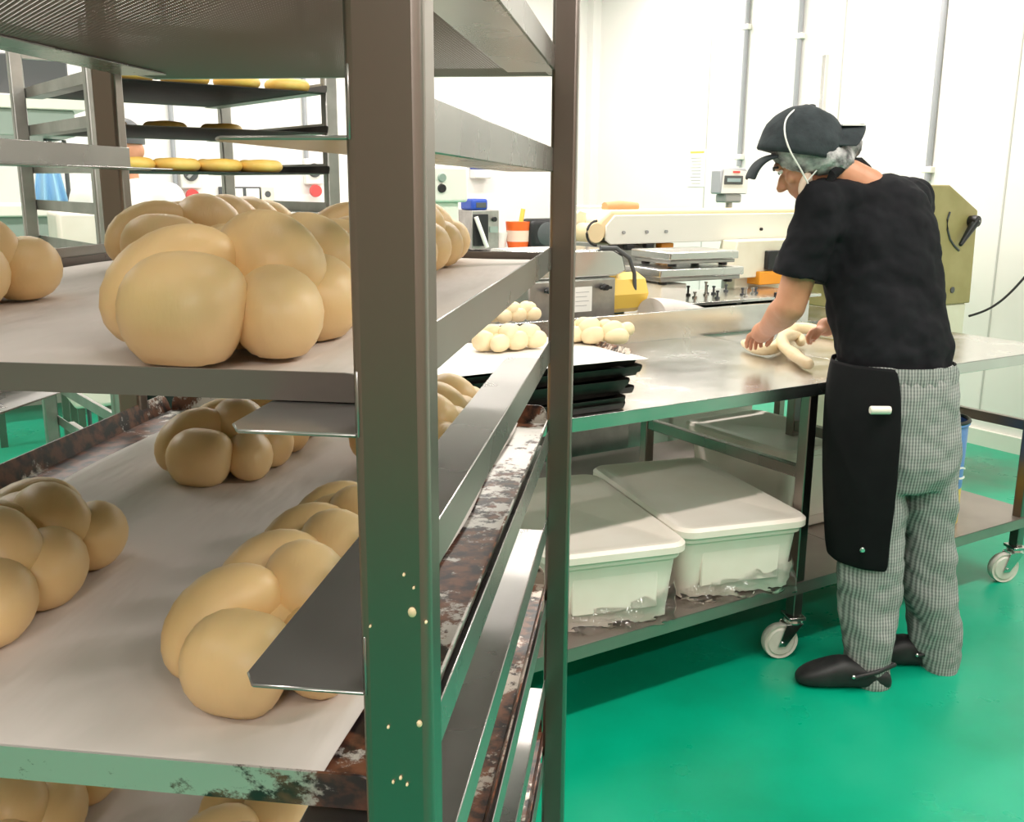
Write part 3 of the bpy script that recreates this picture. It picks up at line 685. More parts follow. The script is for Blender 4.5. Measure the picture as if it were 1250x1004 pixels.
# things lying on the arm
q2 = tthing('rolled_cloth', 'brown rolled cloth lying on the left end of the belt arm', 'cloth', on_n(738, 250, 1.80)[0], 1.80, on_n(740, 258, 1.63)[1]-.012)
MB().tube([(0, 0, .028), (.10, .01, .03), (.2, 0, .028)], [.022, .027, .02], 14).build('roll', mat('tan_cloth', (.62, .36, .18), .8), q2)
q2 = tthing('paper_pack', 'flat white paper pack behind the left end of the belt arm', 'paper', on_n(720, 247, 2.15)[0], 2.15, zt2-.02)
MB().box(0, .22, 0, .2, 0, .05).build('pack', 'label', q2, bevel=.004)
MB().box(.02, .12, .02, .16, FZ-q2.location.z, 0).build('stand', 'white', q2)

# control box with screen, on a pole
q = tthing('control_box', 'white control box with a small grey screen and a red mark on top', 'control box', on_n(880, 225, 2.3)[0], 2.3, 0)
c0, c1, cz0, cz1 = nb(881, 205, 914, 237, 2.3); c1 -= c0
MB().prism([(0, cz0), (c1, cz0), (c1, cz1-.02), (c1-.03, cz1), (.02, cz1), (0, cz1-.02)], 'y', 0, .09).build('case', 'conduit', q, bevel=.01, seg=3)
MB().prism([(.005, cz0+.005), (c1-.005, cz0+.005), (c1-.005, cz1-.02), (.0+.02, cz1-.005)], 'y', -.004, .0).build('front_plate', 'label', q)
MB().box(.02, c1-.05, -.009, -.004, cz0+.055, cz1-.045).build('screen_frame', 'dgrey', q, bevel=.003)
MB().box(.04, c1-.07, -.011, -.009, cz0+.07, cz1-.06).build('screen', 'screen', q, smooth=False)
MB().box(c1*.4, c1*.65, -.008, -.004, cz1-.03, cz1-.018).build('red_mark', 'pinkred', q, smooth=False)
MB().tube([(c1*.55, .05, cz0), (c1*.55, .05, FZ)], .02, 14).build('pole', 'steel_sat', q)
MB().box(c1*.2, c1*.8, .0, .09, cz0-.05, cz0).build('connector', 'grey', q, bevel=.01)
# tall steel mast
q = tthing('steel_mast', 'tall thin steel mast rising behind the baker\'s cap', 'mast', on_n(1006, 100, 2.6)[0], 2.6, 0)
MB().box(-.016, .016, -.016, .016, FZ, on_n(1010, 67, 2.6)[1]).build('mast', 'steel_bright', q, bevel=.002)
# note sheet on the right wall
n0, zb0 = on_t(839, 228, RT_T-.005); n1, zb1 = on_t(862, 182, RT_T-.005)
q = tthing('notice_sheet', 'white printed notice with a yellow header on the white wall', 'notice', RT_T-.002, min(n0, n1), zb0)
wN = abs(n0-n1); hN = zb1-zb0
MB().box(-.003, 0, 0, wN, 0, hN).build('sheet', 'label', q, smooth=False)
MB().box(-.0045, -.003, .1*wN, .9*wN, hN*.9, hN*.95).build('yellow_header', 'yellow', q, smooth=False)
for i in range(9): MB().box(-.004, -.003, .25*wN, (.75+.15*((i*7) % 3)/3)*wN, hN*(.08+.085*i), hN*(.095+.085*i)).build('printed_line', 'grey', q, smooth=False)
# black cable by the machine
pa = tnw(*on_n(1183, 386, 1.32)[:1], 1.32, on_n(1183, 386, 1.32)[1]); 
nn, zz = on_t(1262, 325, RT_T-.03)
pb = tnw(RT_T-.03, nn, zz)
mb = MB(); pts = []
for i in range(25):
    u = i/24; p = pa.lerp(pb, u); p.z -= .06*math.sin(PI*u); pts.append(p-pa)
mb.tube(pts, .007, 8); o = mb.build('power_cable', 'rubber'); tag(o, 'black cable running from the olive machine up to the right wall', 'cable', None, pa)

# blue drum on the shelf of the second table
RB = .125
q = tthing('plastic_drum', 'blue and yellow drum with a white letter on the shelf behind the baker\'s legs', 'drum', 1.86, .20, .212)
MB().lathe([(RB*.95, 0), (RB, .01), (RB, .155)], 40).build('yellow_band', 'yellow', q)
MB().lathe([(RB+.001, .155), (RB+.001, .165), (RB+.002, .40), (RB+.008, .405), (RB+.008, .42), (RB-.004, .42), (RB-.004, .38), (.01, .38)], 40).build('drum_wall', 'binblue', q)
MB().tube([(RB*1.02*math.cos(a*PI/16), RB*1.02*math.sin(a*PI/16), .418) for a in range(33)], .008, 10).build('rim', 'black', q)
MB().ball((.02, 0, .385), (.07, .06, .03)).build('red_contents', 'red', q)
fc = bpy.data.curves.new('letter', 'FONT'); fc.body = 'C'; fc.size = .07; fc.extrude = .002; fc.materials.append(M['label'])
fo = bpy.data.objects.new('letter', fc); COL.objects.link(fo); fo.parent = q; fo.rotation_euler = (PI/2, 0, math.radians(-12)); fo.location = (-.02-.0, -RB-.004, .20)
bpy.context.view_layer.update(); me = bpy.data.meshes.new_from_object(fo.evaluated_get(bpy.context.evaluated_depsgraph_get())); g = bpy.data.objects.new('letter', me); COL.objects.link(g); g.parent = q; g.rotation_euler = fo.rotation_euler; g.location = fo.location; bpy.data.objects.remove(fo)
q = tthing('white_bin', 'tall white bin standing under the bench behind the table', 'bin', 2.15, 1.72, FZ)
MB().box(-.3, .3, 0, .3, .0, .69).build('bin_body', 'white', q, bevel=.02, seg=3)
MB().box(-.31, .31, -.01, .31, .69, .715).build('bin_lid', 'white', q, bevel=.01)

# ------------------------------------------------------------------ far wall: bench and things on it
BZ = .97
q = tthing('wall_bench', 'steel bench along the far white wall', 'bench', -1.3, 4.95, 0)
MB().box(0, 4.6, 0, .62, BZ-.05, BZ).build('benchtop', 'steel_bright', q, bevel=.005)
for x in (.1, 1.6, 3.0, 4.4):
    for y in (.06, .55): MB().box(x-.025, x+.025, y-.025, y+.025, FZ, BZ-.05).build('leg', 'steel', q)
MB().box(.1, 4.5, .06, .55, .3, .33).build('shelf', 'steel', q)
def onbench(name, label, cat, box, n, d): t0, t1, z0, z1 = nb(*box, n); return tthing(name, label, cat, t0, n, BZ), t1-t0, z1-BZ
q, w, h = onbench('bench_oven', 'small steel oven with a dark glass door and a blue box on top', 'oven', (577, 257, 610, 304), 5.0, .4)
MB().box(0, w, .012, .42, 0.01, h).build('case', 'steel_sat', q, bevel=.006)
MB().box(.01, w*.58, 0, .012, .04, h-.03).build('glass_door', 'black', q, bevel=.004)
MB().tube([(.02, -.02, h-.05), (w*.42, -.05, .03)], .018, 10).build('door_arm', 'label', q)
MB().lathe([(.02, -.012), (.02, .012)], 14, 'y', (w*.8, 0, h*.78)).build('dial', 'black', q)
MB().box(w*.65, w*.95, .004, .012, h*.45, h*.6).build('display', 'teal', q)
q, w, h2 = onbench('blue_box', 'small blue and black box on top of the little oven', 'box', (576, 243, 596, 257), 5.02, .2)
q.location.z = BZ+h+.001; MB().box(0, w, 0, .2, 0, h2-h).build('body', 'blue', q, bevel=.02, seg=3); MB().box(.04, w-.02, -.004, .0, .02, h2-h-.03).build('panel', 'dgrey', q, bevel=.01)
q, w, h = onbench('orange_tub', 'bright orange tub with a pale band beside the black speaker', 'tub', (628, 271, 652, 303), 5.0, .2)
MB().lathe([(w*.42, 0), (w*.5, h*.28)], 24, c=(w/2, .1, 0)).build('base_part', 'orange', q)
MB().lathe([(w*.5, h*.28), (w*.52, h*.68)], 24, c=(w/2, .1, 0)).build('pale_band', mat('pale_orange', (.85, .62, .5), .5), q)
MB().lathe([(w*.52, h*.68), (w*.55, h)], 24, c=(w/2, .1, 0)).build('upper_part', 'orange', q)
MB().tube([(w*.6, .1, h*.8), (w*.75, .1, h*1.45)], .02, 8).build('handle', 'yellow', q)
q, w, h = onbench('loudspeaker', 'rounded black speaker half hidden by the thin rack post', 'speaker', (648, 267, 714, 303), 4.98, .2)
MB().box(0, w, 0, .2, 0, h).build('case', 'black', q, bevel=.05, seg=5)
MB().lathe([(.09, -.006), (.10, 0)], 24, 'y', (w*.3, 0, h*.5)).build('cone', 'dgrey', q); MB().lathe([(.09, -.006), (.10, 0)], 24, 'y', (w*.75, 0, h*.5)).build('cone', 'dgrey', q)
q, w, h = onbench('white_bowl', 'white bowl standing between the oven and the orange tub', 'bowl', (608, 284, 628, 303), 5.05, .2)
MB().lathe([(w*.3, 0), (w*.5, h*.9), (w*.5, h), (w*.44, h), (.01, .03)], 24, c=(w/2, .12, 0)).build('bowl', 'label', q)
q, w, h = onbench('hand_tool', 'white handled tool with a dark end lying in front of the blue pack', 'tool', (700, 308, 728, 323), 4.96, .2)
q.location = tnw(on_n(700, 315, 1.95)[0], 1.95, on_n(712, 324, 1.95)[1])
MB().tube([(-.1, 0, .04), (.12, 0, .045)], .03, 14).build('grip', 'label', q); MB().tube([(-.1, 0, .015), (.15, 0, .02)], .02, 12).build('dark_end', 'dgrey', q)
q = tthing('blue_pack', 'small blue packet with a white oval label beside the sheeter column', 'packet', on_n(727, 312, 1.9)[0], 1.9, on_n(735, 321, 1.9)[1])
w = on_n(743, 312, 1.9)[0]-on_n(727, 312, 1.9)[0]; h = on_n(735, 303, 1.9)[1]-on_n(735, 321, 1.9)[1]
MB().box(0, w, 0, .05, 0, h).build('packet', 'blue', q, bevel=.004); MB().ball((w*.5, -.001, h*.5), (w*.4, .002, h*.26)).build('oval_label', 'label', q)
q = tthing('side_cabinet', 'low steel cabinet under the blue packet behind the grey machine', 'cabinet', on_n(690, 325, 1.75)[0], 1.70, 0)
MB().box(-.25, .33, -.06, .14, FZ, on_n(735, 323, 1.9)[1]).build('cabinet_body', 'steel_sat', q, bevel=.006)
# cream machine left of the oven (with green and black buttons)
q = tthing('cream_machine', 'tall cream machine with a green button above the small oven', 'machine', on_n(470, 250, 4.2)[0], 4.2, 0)
w = on_n(572, 230, 4.2)[0]-on_n(470, 230, 4.2)[0]; zt1 = on_n(560, 203, 4.2)[1]; zm = on_n(560, 247, 4.2)[1]
MB().box(0, w, 0, .6, zm, zt1).build('head', 'white', q, bevel=.02, seg=3)
MB().box(.03, w-.05, .05, .6, FZ, zm).build('body', 'white', q, bevel=.01)
for py, m_ in ((217, 'teal'), (230, 'black')): 
    a, c_ = on_n(539, py, 4.2); MB().lathe([(.028, -.02), (.032, 0)], 16, 'y', (a-on_n(470, 250, 4.2)[0], 0, c_)).build('button', m_, q)
q = tthing('wall_dispenser', 'white wall box with a blue top strip on the far wall', 'dispenser', on_n(573, 210, RT_N)[0], RT_N-.1, on_n(590, 218, RT_N)[1])
w = on_n(593, 210, RT_N)[0]-on_n(573, 210, RT_N)[0]; h = on_n(590, 200, RT_N)[1]-on_n(590, 218, RT_N)[1]
MB().box(0, w, 0, .1, 0, h*.6).build('case', 'label', q, bevel=.01); MB().box(0, w, -.002, .1, h*.6, h).build('blue_top', 'blue', q, bevel=.01)
# switches on the far wall
for px, py, lab in ((233, 212, 'round dark isolator switch with red button on the far wall, left one'), (384, 208, 'round dark isolator switch with red button on the far wall beside the rear rack post')):
    t_, z_ = on_n(px, py, RT_N-.06); q = tthing('isolator_switch', lab, 'switch', t_, RT_N-.06, z_)
    MB().box(-.075, .075, 0, .06, -.11, .09).build('plate', 'label', q, bevel=.01)
    kk = MB().lathe([(.05, -.02), (.055, 0)], 24, 'y').build('dial', 'dgrey', q)
    MB().box(-.045, .045, -.035, -.02, -.012, .012, Matrix.Rotation(-.8, 3, 'Y')).build('dial_grip', 'grey', kk, bevel=.004)
    MB().lathe([(.045, -.03), (.05, 0)], 20, 'y', (0, 0, -.16)).build('red_button', 'pinkred', q)
q = tthing('socket_strip', 'dark framed socket strip on the far wall above the loaves', 'socket', on_n(268, 239, RT_N-.03)[0], RT_N-.03, on_n(300, 246, RT_N-.03)[1])
w = on_n(335, 240, RT_N-.03)[0]-on_n(268, 240, RT_N-.03)[0]; h = .11
MB().box(.0, w*.75, .0, .03, 0, h).build('frame', 'dgrey', q, bevel=.004)
for x in (.18, .48): MB().box(x*w, (x+.24)*w, -.004, 0, .012, h-.012).build('socket_plate', 'label', q, bevel=.003)
MB().box(w*.76, w, 0, .03, 0, h).build('end_socket', 'cream', q, bevel=.004); MB().lathe([(.022, -.004), (.025, 0)], 16, 'y', (w*.88, 0, h*.5)).build('socket_hole', 'dgrey', q)
for px in (213, 375):
    t_, _ = on_n(px, 200, RT_N-.03); _, zb_ = on_n(px, {213: 232, 375: 200}[px], RT_N-.03)
    q = tthing('wall_conduit', 'thin grey conduit on the far wall seen through the rear rack, %s one' % ('left' if px == 213 else 'right'), 'conduit', t_, RT_N-.02, zb_)
    MB().tube([(0, 0, 0), (0, 0, RT_Z-.02-zb_)], .018, 10).build('pipe', 'conduit', q)

# left background: hood, blue cloth, white machine, cabinet, second person
q = tthing('extraction_hood', 'white edged grey green hood seen through the top left of the racks', 'hood', on_n(-60, 140, 4.0)[0], 4.0, on_n(40, 166, 4.0)[1])
w = on_n(91, 140, 4.0)[0]-on_n(-60, 140, 4.0)[0]; h1 = on_n(40, 133, 4.0)[1]-on_n(40, 166, 4.0)[1]; h2 = on_n(40, 116, 4.0)[1]-on_n(40, 166, 4.0)[1]
MB().box(0, w, 0, .9, 0, h1).build('panel', 'teal', q, bevel=.01)
MB().box(-.05, w+.06, -.03, .9, h1, h2).build('white_edge', 'white', q, bevel=.006)
MB().box(.2, w, .1, .8, h2, h2+.22).build('duct', 'dgrey', q, bevel=.01)
for x in (.1, w-.1): MB().box(x-.02, x+.02, .4, .44, FZ-(on_n(40, 166, 4.0)[1]), 0).build('support', 'steel', q)
q = tthing('blue_cloth', 'light blue plastic apron hanging behind the rear rack', 'apron', on_n(38, 225, 4.06)[0], 4.06, on_n(60, 250, 4.06)[1])
w = on_n(82, 225, 4.06)[0]-on_n(38, 225, 4.06)[0]; h = on_n(60, 198, 4.06)[1]-on_n(60, 250, 4.06)[1]
mb = MB(); v = []
for j in range(9):
    for i in range(25):
        u = i/24; k_ = 1-.45*j/8; v.append(((.5+(u-.5)*k_)*w, .03*math.sin(u*16)*(.4+.6*(1-j/8)), h*j/8))
mb.add(v, [(j*25+i, j*25+i+1, (j+1)*25+i+1, (j+1)*25+i) for j in range(8) for i in range(24)]); mb.build('cloth', 'ltblue', q, mods=(solid(.004),))
MB().tube([(w*.5, .0, h), (w*.5, 0, h+.12), (w*1.02, 0, h+.12), (w*1.02, 0, FZ-(on_n(60, 250, 4.06)[1]))], .012, 8).build('hanging_rail', 'dgrey', q)
q = tthing('white_counter', 'white counter with a grey front behind the rear rack', 'counter', on_n(-80, 250, 3.3)[0], 3.3, 0)
w = on_n(72, 260, 3.3)[0]-on_n(-80, 260, 3.3)[0]; zc = on_n(20, 250, 3.3)[1]; zc2 = on_n(20, 265, 3.3)[1]
MB().box(0, w, 0, .7, zc2, zc).build('countertop', 'white', q, bevel=.008); MB().box(.02, w-.02, .03, .68, zc2-.4, zc2).build('cabinet', 'teal', q)
for x in (.05, w-.05):
    for y in (.06, .64): MB().box(x-.02, x+.02, y-.02, y+.02, FZ, zc2-.4).build('leg', 'steel', q)
q = tthing('flour_bin', 'pale bin with a sloping top seen between the rear rack posts', 'bin', on_n(70, 280, 2.6)[0], 2.6, 0)
w = on_n(125, 280, 2.6)[0]-on_n(70, 280, 2.6)[0]; zc = on_n(95, 258, 2.6)[1]
for x in (.03, w-.03):
    for y in (.03, .29): MB().box(x-.015, x+.015, y-.015, y+.015, FZ, .5).build('leg', 'steel', q)
MB().prism([(0, .5), (w, .5), (w, zc), (0, zc)], 'y', 0, .32).build('bin_body', 'plastic_w', q, bevel=.02, seg=3)

def blend(name, m, parts, parent, vox, sm=4):
    mb = MB(); parts(mb); return mb.build(name, m, parent, mods=(remesh(vox, sm),), angle=180)
# second person, in white, partly hidden by the rear rack
PP = at(168, 240, 5.0)
q = thing('person', 'person in a white shirt and dark cap standing behind the rear rack', 'person', (PP.x-.05, PP.y, FZ), 0)
q.scale = (1.12, 1.1, 1.085)
def pb(mb):
    mb.ball((0, 0, 1.60), (.078, .095, .115)); mb.cap((0, .01, 1.42), (0, 0, 1.53), .055, .052)
    mb.ball((0, 0, 1.2), (.17, .11, .27)); mb.ball((0, 0, .92), (.16, .11, .16))
    for s in (-1, 1):
        mb.cap((s*.17, 0, 1.38), (s*.23, -.02, 1.12), .055, .042); mb.cap((s*.23, -.02, 1.12), (s*.17, -.20, .98), .042, .03); mb.ball((s*.16, -.25, .96), (.035, .05, .02))
        mb.cap((s*.09, 0, .9), (s*.10, 0, .48), .085, .055); mb.cap((s*.10, 0, .48), (s*.10, .02, .09), .055, .04); mb.ball((s*.10, -.04, .05), (.04, .12, .045))
        mb.ball((s*.08, 0, 1.59), (.012, .02, .03))
    mb.ball((0, -.1, 1.585), (.014, .02, .02))
blend('body', 'skin', pb, q, .012)
def pc(mb):
    mb.ball((0, 0, 1.2), (.21, .14, .28)); mb.ball((0, 0, .95), (.185, .14, .17)); mb.cap((-.17, 0, 1.38), (.17, 0, 1.38), .075, .075)
    for s in (-1, 1): mb.cap((s*.18, 0, 1.38), (s*.245, -.02, 1.13), .075, .06)
blend('shirt', 'bwhite', pc, q, .014)
def pt_(mb):
    for s in (-1, 1): mb.cap((s*.09, 0, .9), (s*.10, 0, .48), .11, .085); mb.cap((s*.10, 0, .48), (s*.10, .02, .12), .085, .07)
blend('trousers', 'rubber', pt_, q, .015)
MB().ball((0, .005, 1.63), (.088, .105, .105), z0=-.1).build('cap', 'dgrey', q)
for s in (-1, 1): MB().ball((s*.10, -.05, .045), (.05, .14, .045)).build('shoe', 'black', q)

# ------------------------------------------------------------------ the baker
PXM = .00258
base = Vector((at(1085, 700, 2.98).x, 2.98, FZ))
bk = thing('person', 'baker in black shirt, apron and cap bending over the table, hands on dough', 'person', base, 0)
def A(px, py, Y): return at(px, py, Y)-base
def hring(mb, rows, seg=28, inner=False):
    """rows of (py, x_left, x_right, Y, depth radius) -> closed body of horizontal rings"""
    v = []
    for py, xl, xr, Y, ry in rows:
        c = A((xl+xr)/2, py, Y); rx = abs(xr-xl)/2*(Y+.05)/F
        for k in range(seg):
            a = 2*PI*k/seg; v.append((c.x+rx*math.cos(a), c.y+ry*math.sin(a), c.z))
    n = len(rows)
    mb.add(v, [(i*seg+k, i*seg+(k+1) % seg, (i+1)*seg+(k+1) % seg, (i+1)*seg+k) for i in range(n-1) for k in range(seg)]+[tuple(range(seg))[::-1], tuple(range((n-1)*seg, n*seg))])
def bez(p0, p1, p2, n=10): return [p0*(1-u)**2+p1*2*u*(1-u)+p2*u*u for u in [i/n for i in range(n+1)]]
SL, SR = A(1002, 252, 3.07), A(1112, 248, 3.36)
EL, WL = A(964, 374, 3.08), A(937, 401, 3.27)
ER, WR = A(1075, 345, 3.58), A(1022, 396, 3.50)
HC = A(984, 192, 3.15)
HF = Vector((-.80, .22, -.56)).normalized()                 # where the face looks
HU = Vector((-.50, .12, .86)); HU = (HU-HF*HU.dot(HF)).normalized(); HS = HF.cross(HU)
RH = Matrix((HS, HF, HU)).transposed()
def H(x, y, z): return HC+RH @ Vector((x, y, z))
def finger(mb, pts, r0, r1):
    for i in range(len(pts)-1):
        a = r0+(r1-r0)*i/(len(pts)-1); b_ = r0+(r1-r0)*(i+1)/(len(pts)-1); mb.cap(pts[i], pts[i+1], a, b_, 10)
def body_parts(mb):
    # trunk and legs carry on beneath the clothes
    hring(mb, [(232, 1030, 1100, 3.17, .07), (262, 1010, 1118, 3.16, .09), (330, 1020, 1125, 3.12, .10), (400, 1035, 1140, 3.06, .10), (470, 1030, 1150, 3.02, .11), (545, 1035, 1150, 3.0, .10)])
    mb.cap(A(1062, 530, 3.0), A(1058, 690, 2.95), .085, .055); mb.cap(A(1058, 690, 2.95), A(1064, 815, 2.93), .055, .038)
    mb.cap(A(1128, 530, 3.05), A(1134, 680, 3.03), .085, .055); mb.cap(A(1134, 680, 3.03), A(1142, 792, 3.03), .055, .038)
    # neck and head
    mb.cap(A(1056, 232, 3.17), H(0, -.035, -.06), .068, .058, 20)
    mb.ball(H(0, -.012, .012), (.076, .098, .092), RH); mb.ball(H(0, .030, -.045), (.056, .064, .060), RH)
    mb.ball(H(0, .060, -.085), (.034, .032, .026), RH)                        # chin
    mb.cap(H(0, .092, -.012), H(0, .112, -.040), .009, .014, 12); mb.ball(H(0, .104, -.045), (.018, .012, .009), RH)
    mb.ball(H(0, .086, .022), (.055, .014, .014), RH)                         # brow
    mb.ball(H(0, .084, -.064), (.026, .014, .007), RH); mb.ball(H(0, .083, -.074), (.023, .013, .007), RH)
    for s in (-1, 1):
        mb.ball(H(s*.078, -.012, -.012), (.010, .020, .032), RH); mb.ball(H(s*.038, .070, -.030), (.022, .018, .02), RH)
    # arms
    mb.cap(SL, EL, .058, .049, 20); mb.cap(EL, EL.lerp(WL, .35), .050, .050, 20); mb.cap(EL.lerp(WL, .35), WL, .050, .032, 20)
    mb.cap(SR, ER, .058, .050); mb.cap(ER, WR, .048, .032)
    # left hand: palm, four fingers curling down over the dough, thumb from the side
    fd = (A(922, 412, 3.38)-WL).normalized(); sd = Vector((-.75, -.62, 0)).normalized(); up = Vector((0, 0, 1))
    pc = WL+fd*.055; mb.cap(WL, pc, .033, .036, 16)
    R_ = Matrix((sd, fd, sd.cross(fd))).transposed()
    mb.ball(pc, (.043, .050, .022), R_)
    for i, (o_, ln) in enumerate(((-.030, .9), (-.010, 1.0), (.011, .95), (.031, .78))):
        k0 = pc+sd*o_+fd*.036+up*.006
        finger(mb, [k0, k0+fd*.030*ln+up*.001+sd*o_*.25, k0+fd*.048*ln-up*.022*ln+sd*o_*.35, k0+fd*.046*ln-up*.043*ln+sd*o_*.35], .0105, .008)
    th = pc-sd*.036-fd*.018; finger(mb, [th, th-sd*.020+fd*.016-up*.012, th-sd*.022+fd*.036-up*.030, th-sd*.015+fd*.050-up*.040], .0125, .009)
    # right hand reaching the end of the dough
    fd = (A(990, 404, 3.44)-WR).normalized(); sd = Vector((.6, .8, 0)).normalized()
    pc = WR+fd*.055; mb.cap(WR, pc, .031, .034, 16); R_ = Matrix((sd, fd, sd.cross(fd))).transposed(); mb.ball(pc, (.041, .048, .021), R_)
    for o_, ln in ((-.030, .8), (-.010, .98), (.011, 1.0), (.031, .9)):
        k0 = pc+sd*o_+fd*.034
        finger(mb, [k0, k0+fd*.030*ln-up*.004, k0+fd*.046*ln-up*.024*ln, k0+fd*.040*ln-up*.044*ln], .0105, .008)
    th = pc-sd*.034-fd*.016; finger(mb, [th, th-sd*.018+fd*.018-up*.012, th-sd*.016+fd*.040-up*.028], .0125, .009)
blend('body', 'skin', body_parts, bk, .0052, 3)
def clouds(strength, size, name):
    def f(o):
        tx = bpy.data.textures.new(name, 'CLOUDS'); tx.noise_scale = size; tx.noise_depth = 2
        d = o.modifiers.new('folds', 'DISPLACE'); d.texture = tx; d.strength = strength; d.mid_level = .5; d.texture_coords = 'LOCAL'
    return f
# T-shirt
mb = MB()
hring(mb, [(214, 1050, 1096, 3.19, .05), (222, 1025, 1112, 3.18, .085), (236, 1003, 1126, 3.17, .12), (262, 992, 1138, 3.16, .145), (300, 998, 1144, 3.14, .155), (340, 1004, 1146, 3.12, .155), (372, 1011, 1149, 3.09, .15), (400, 1018, 1156, 3.07, .15), (424, 1020, 1160, 3.05, .15), (447, 1023, 1159, 3.04, .145)], 36)
mb.cap(A(1010, 250, 3.10), SL+(EL-SL)*.30, .080, .080, 24); mb.cap(SL, SL+(EL-SL)*.3, .076, .078, 24); mb.tube([SL, SL+(EL-SL)*.71], [.074, .083], 28)
mb.ball(A(1024, 248, 3.12), (.09, .09, .075)); mb.ball(A(1100, 246, 3.30), (.10, .10, .08))
mb.cap(SR, SR+(ER-SR)*.5, .078, .08, 20)
mb.build('t_shirt', 'shirt', bk, mods=(remesh(.009, 5), clouds(.038, .11, 'shirt_folds')), angle=180)
# trousers
mb = MB()
hring(mb, [(441, 1024, 1161, 3.03, .14), (450, 1022, 1163, 3.03, .145), (480, 1018, 1168, 3.02, .15), (520, 1014, 1169, 3.02, .15), (560, 1012, 1168, 3.01, .145), (590, 1012, 1167, 3.01, .12)], 36)
hring(mb, [(540, 1012, 1100, 3.0, .12), (600, 1012, 1104, 2.99, .115), (640, 1014, 1106, 2.98, .11), (680, 1017, 1104, 2.97, .105), (720, 1021, 1100, 2.96, .10), (760, 1025, 1095, 2.95, .092), (800, 1029, 1089, 2.94, .085), (822, 1031, 1088, 2.935, .085), (833, 1034, 1088, 2.93, .082)])
hring(mb, [(540, 1086, 1169, 3.04, .12), (600, 1098, 1166, 3.04, .115), (640, 1101, 1163, 3.04, .11), (680, 1103, 1164, 3.04, .105), (720, 1105, 1167, 3.04, .10), (760, 1107, 1171, 3.04, .095), (795, 1111, 1172, 3.04, .09), (818, 1118, 1168, 3.04, .08)])
mb.build('trousers', 'check', bk, mods=(remesh(.009, 3), clouds(.036, .11, 'trouser_folds')), angle=180)
# gathered waistband
mb = MB(); v = []; seg = 120
for j, (py, ex) in enumerate(((441, 0), (452, .006), (462, .003))):
    c = A(1093, py, 3.03); 
    for k in range(seg):
        a = 2*PI*k/seg; w_ = .0035*math.sin(k*PI*2/4)*(1 if j else .4); v.append((c.x+(.181+ex+w_)*math.cos(a), c.y+(.147+ex+w_)*math.sin(a), c.z))
mb.add(v, [(i*seg+k, i*seg+(k+1) % seg, (i+1)*seg+(k+1) % seg, (i+1)*seg+k) for i in range(2) for k in range(seg)])
mb.build('waistband', 'check', bk)
# clogs
def clog(hx, hy, tx_, ty, nm):
    h = onz(hx, hy, FZ)-base; t_ = onz(tx_, ty, FZ)-base; d = (t_-h); d.z = 0; d.normalize(); s_ = Vector((-d.y, d.x, 0)); v = []; seg = 24
    prof = [(-.012, .020, .030, .006), (0, .034, .062, .0), (.03, .042, .070, 0), (.09, .041, .078, 0), (.13, .046, .100, 0), (.17, .051, .094, 0), (.21, .053, .078, 0), (.25, .049, .062, .0), (.277, .036, .045, .004), (.292, .016, .028, .010)]
    for y_, w_, h_, z_ in prof:
        for k in range(seg):
            a = 2*PI*k/seg; cx, cz = math.cos(a), math.sin(a)
            X = math.copysign(abs(cx)**.7, cx)*w_; Z = z_+(h_-z_)*(.5+.5*math.copysign(abs(cz)**.75, cz)); v.append(tuple(h+d*y_+s_*X+Vector((0, 0, Z))))
    mb = MB(); n = len(prof); mb.add(v, [(i*seg+k, i*seg+(k+1) % seg, (i+1)*seg+(k+1) % seg, (i+1)*seg+k) for i in range(n-1) for k in range(seg)]+[tuple(range(seg))[::-1], tuple(range((n-1)*seg, n*seg))])
    o = mb.build('clog', 'clog', bk, mods=(sub(1),), angle=60)
    st = [h+d*.12+s_*.050+Vector((0, 0, .05)), h+d*.05+s_*.046+Vector((0, 0, .070)), h-d*.018+Vector((0, 0, .075)), h+d*.05-s_*.046+Vector((0, 0, .070)), h+d*.12-s_*.050+Vector((0, 0, .05))]
    MB().tube(st, .008, 10, True).build('heel_strap', 'clog', o)
    for sg in (-1, 1): MB().ball(h+d*.122+s_*.053*sg+Vector((0, 0, .055)), .007).build('rivet', 'steel_bright', o)
clog(1082, 838, 962, 833, 'l'); clog(1158, 812, 1060, 806, 'r')
# apron skirt wrapped round the front
mb = MB(); rows = [(438, 1090, 72, 1072, 3.04, .172), (470, 1090, 79, 1074, 3.03, .184), (510, 1088, 80, 1073, 3.02, .188), (550, 1084, 78, 1070, 3.01, .186), (600, 1076, 70, 1068, 3.0, .172), (640, 1070, 63, 1065, 2.99, .152), (664, 1068, 60, 1064, 2.985, .146), (679, 1068, 58, 1063, 2.985, .144)]
v = []; nn_ = 26
for j, (py, xc, rx, xr, Y, ry) in enumerate(rows):
    c = A(xc, py, Y); fr_ = math.acos(max(-1, min(1, (xc-xr)/rx)))
    for i in range(nn_+1):
        ph = fr_+(-1.75-fr_)*i/nn_; k_ = 1+.012*math.sin(i*1.3+j*.4)
        v.append((c.x-rx*(Y+.05)/F*math.cos(ph)*k_, c.y-ry*math.sin(ph)*k_, c.z))
mb.add(v, [(j*(nn_+1)+i, j*(nn_+1)+i+1, (j+1)*(nn_+1)+i+1, (j+1)*(nn_+1)+i) for j in range(len(rows)-1) for i in range(nn_)])
ap = mb.build('apron', 'apron', bk, mods=(solid(.004), sub(1)))
bt = A(1053, 672, 2.985-.142); MB().lathe([(.006, -.004), (.009, 0)], 14, 'y', bt).build('snap_button', 'steel_bright', ap)
nk = [A(1006, 246, 3.08), A(1008, 230, 3.04), A(1016, 214, 3.05), A(1033, 199, 3.10), A(1050, 199, 3.18), A(1060, 208, 3.26)]
MB().tube(nk, .011, 10, True, 1.6).build('neck_strap', 'apron', ap)
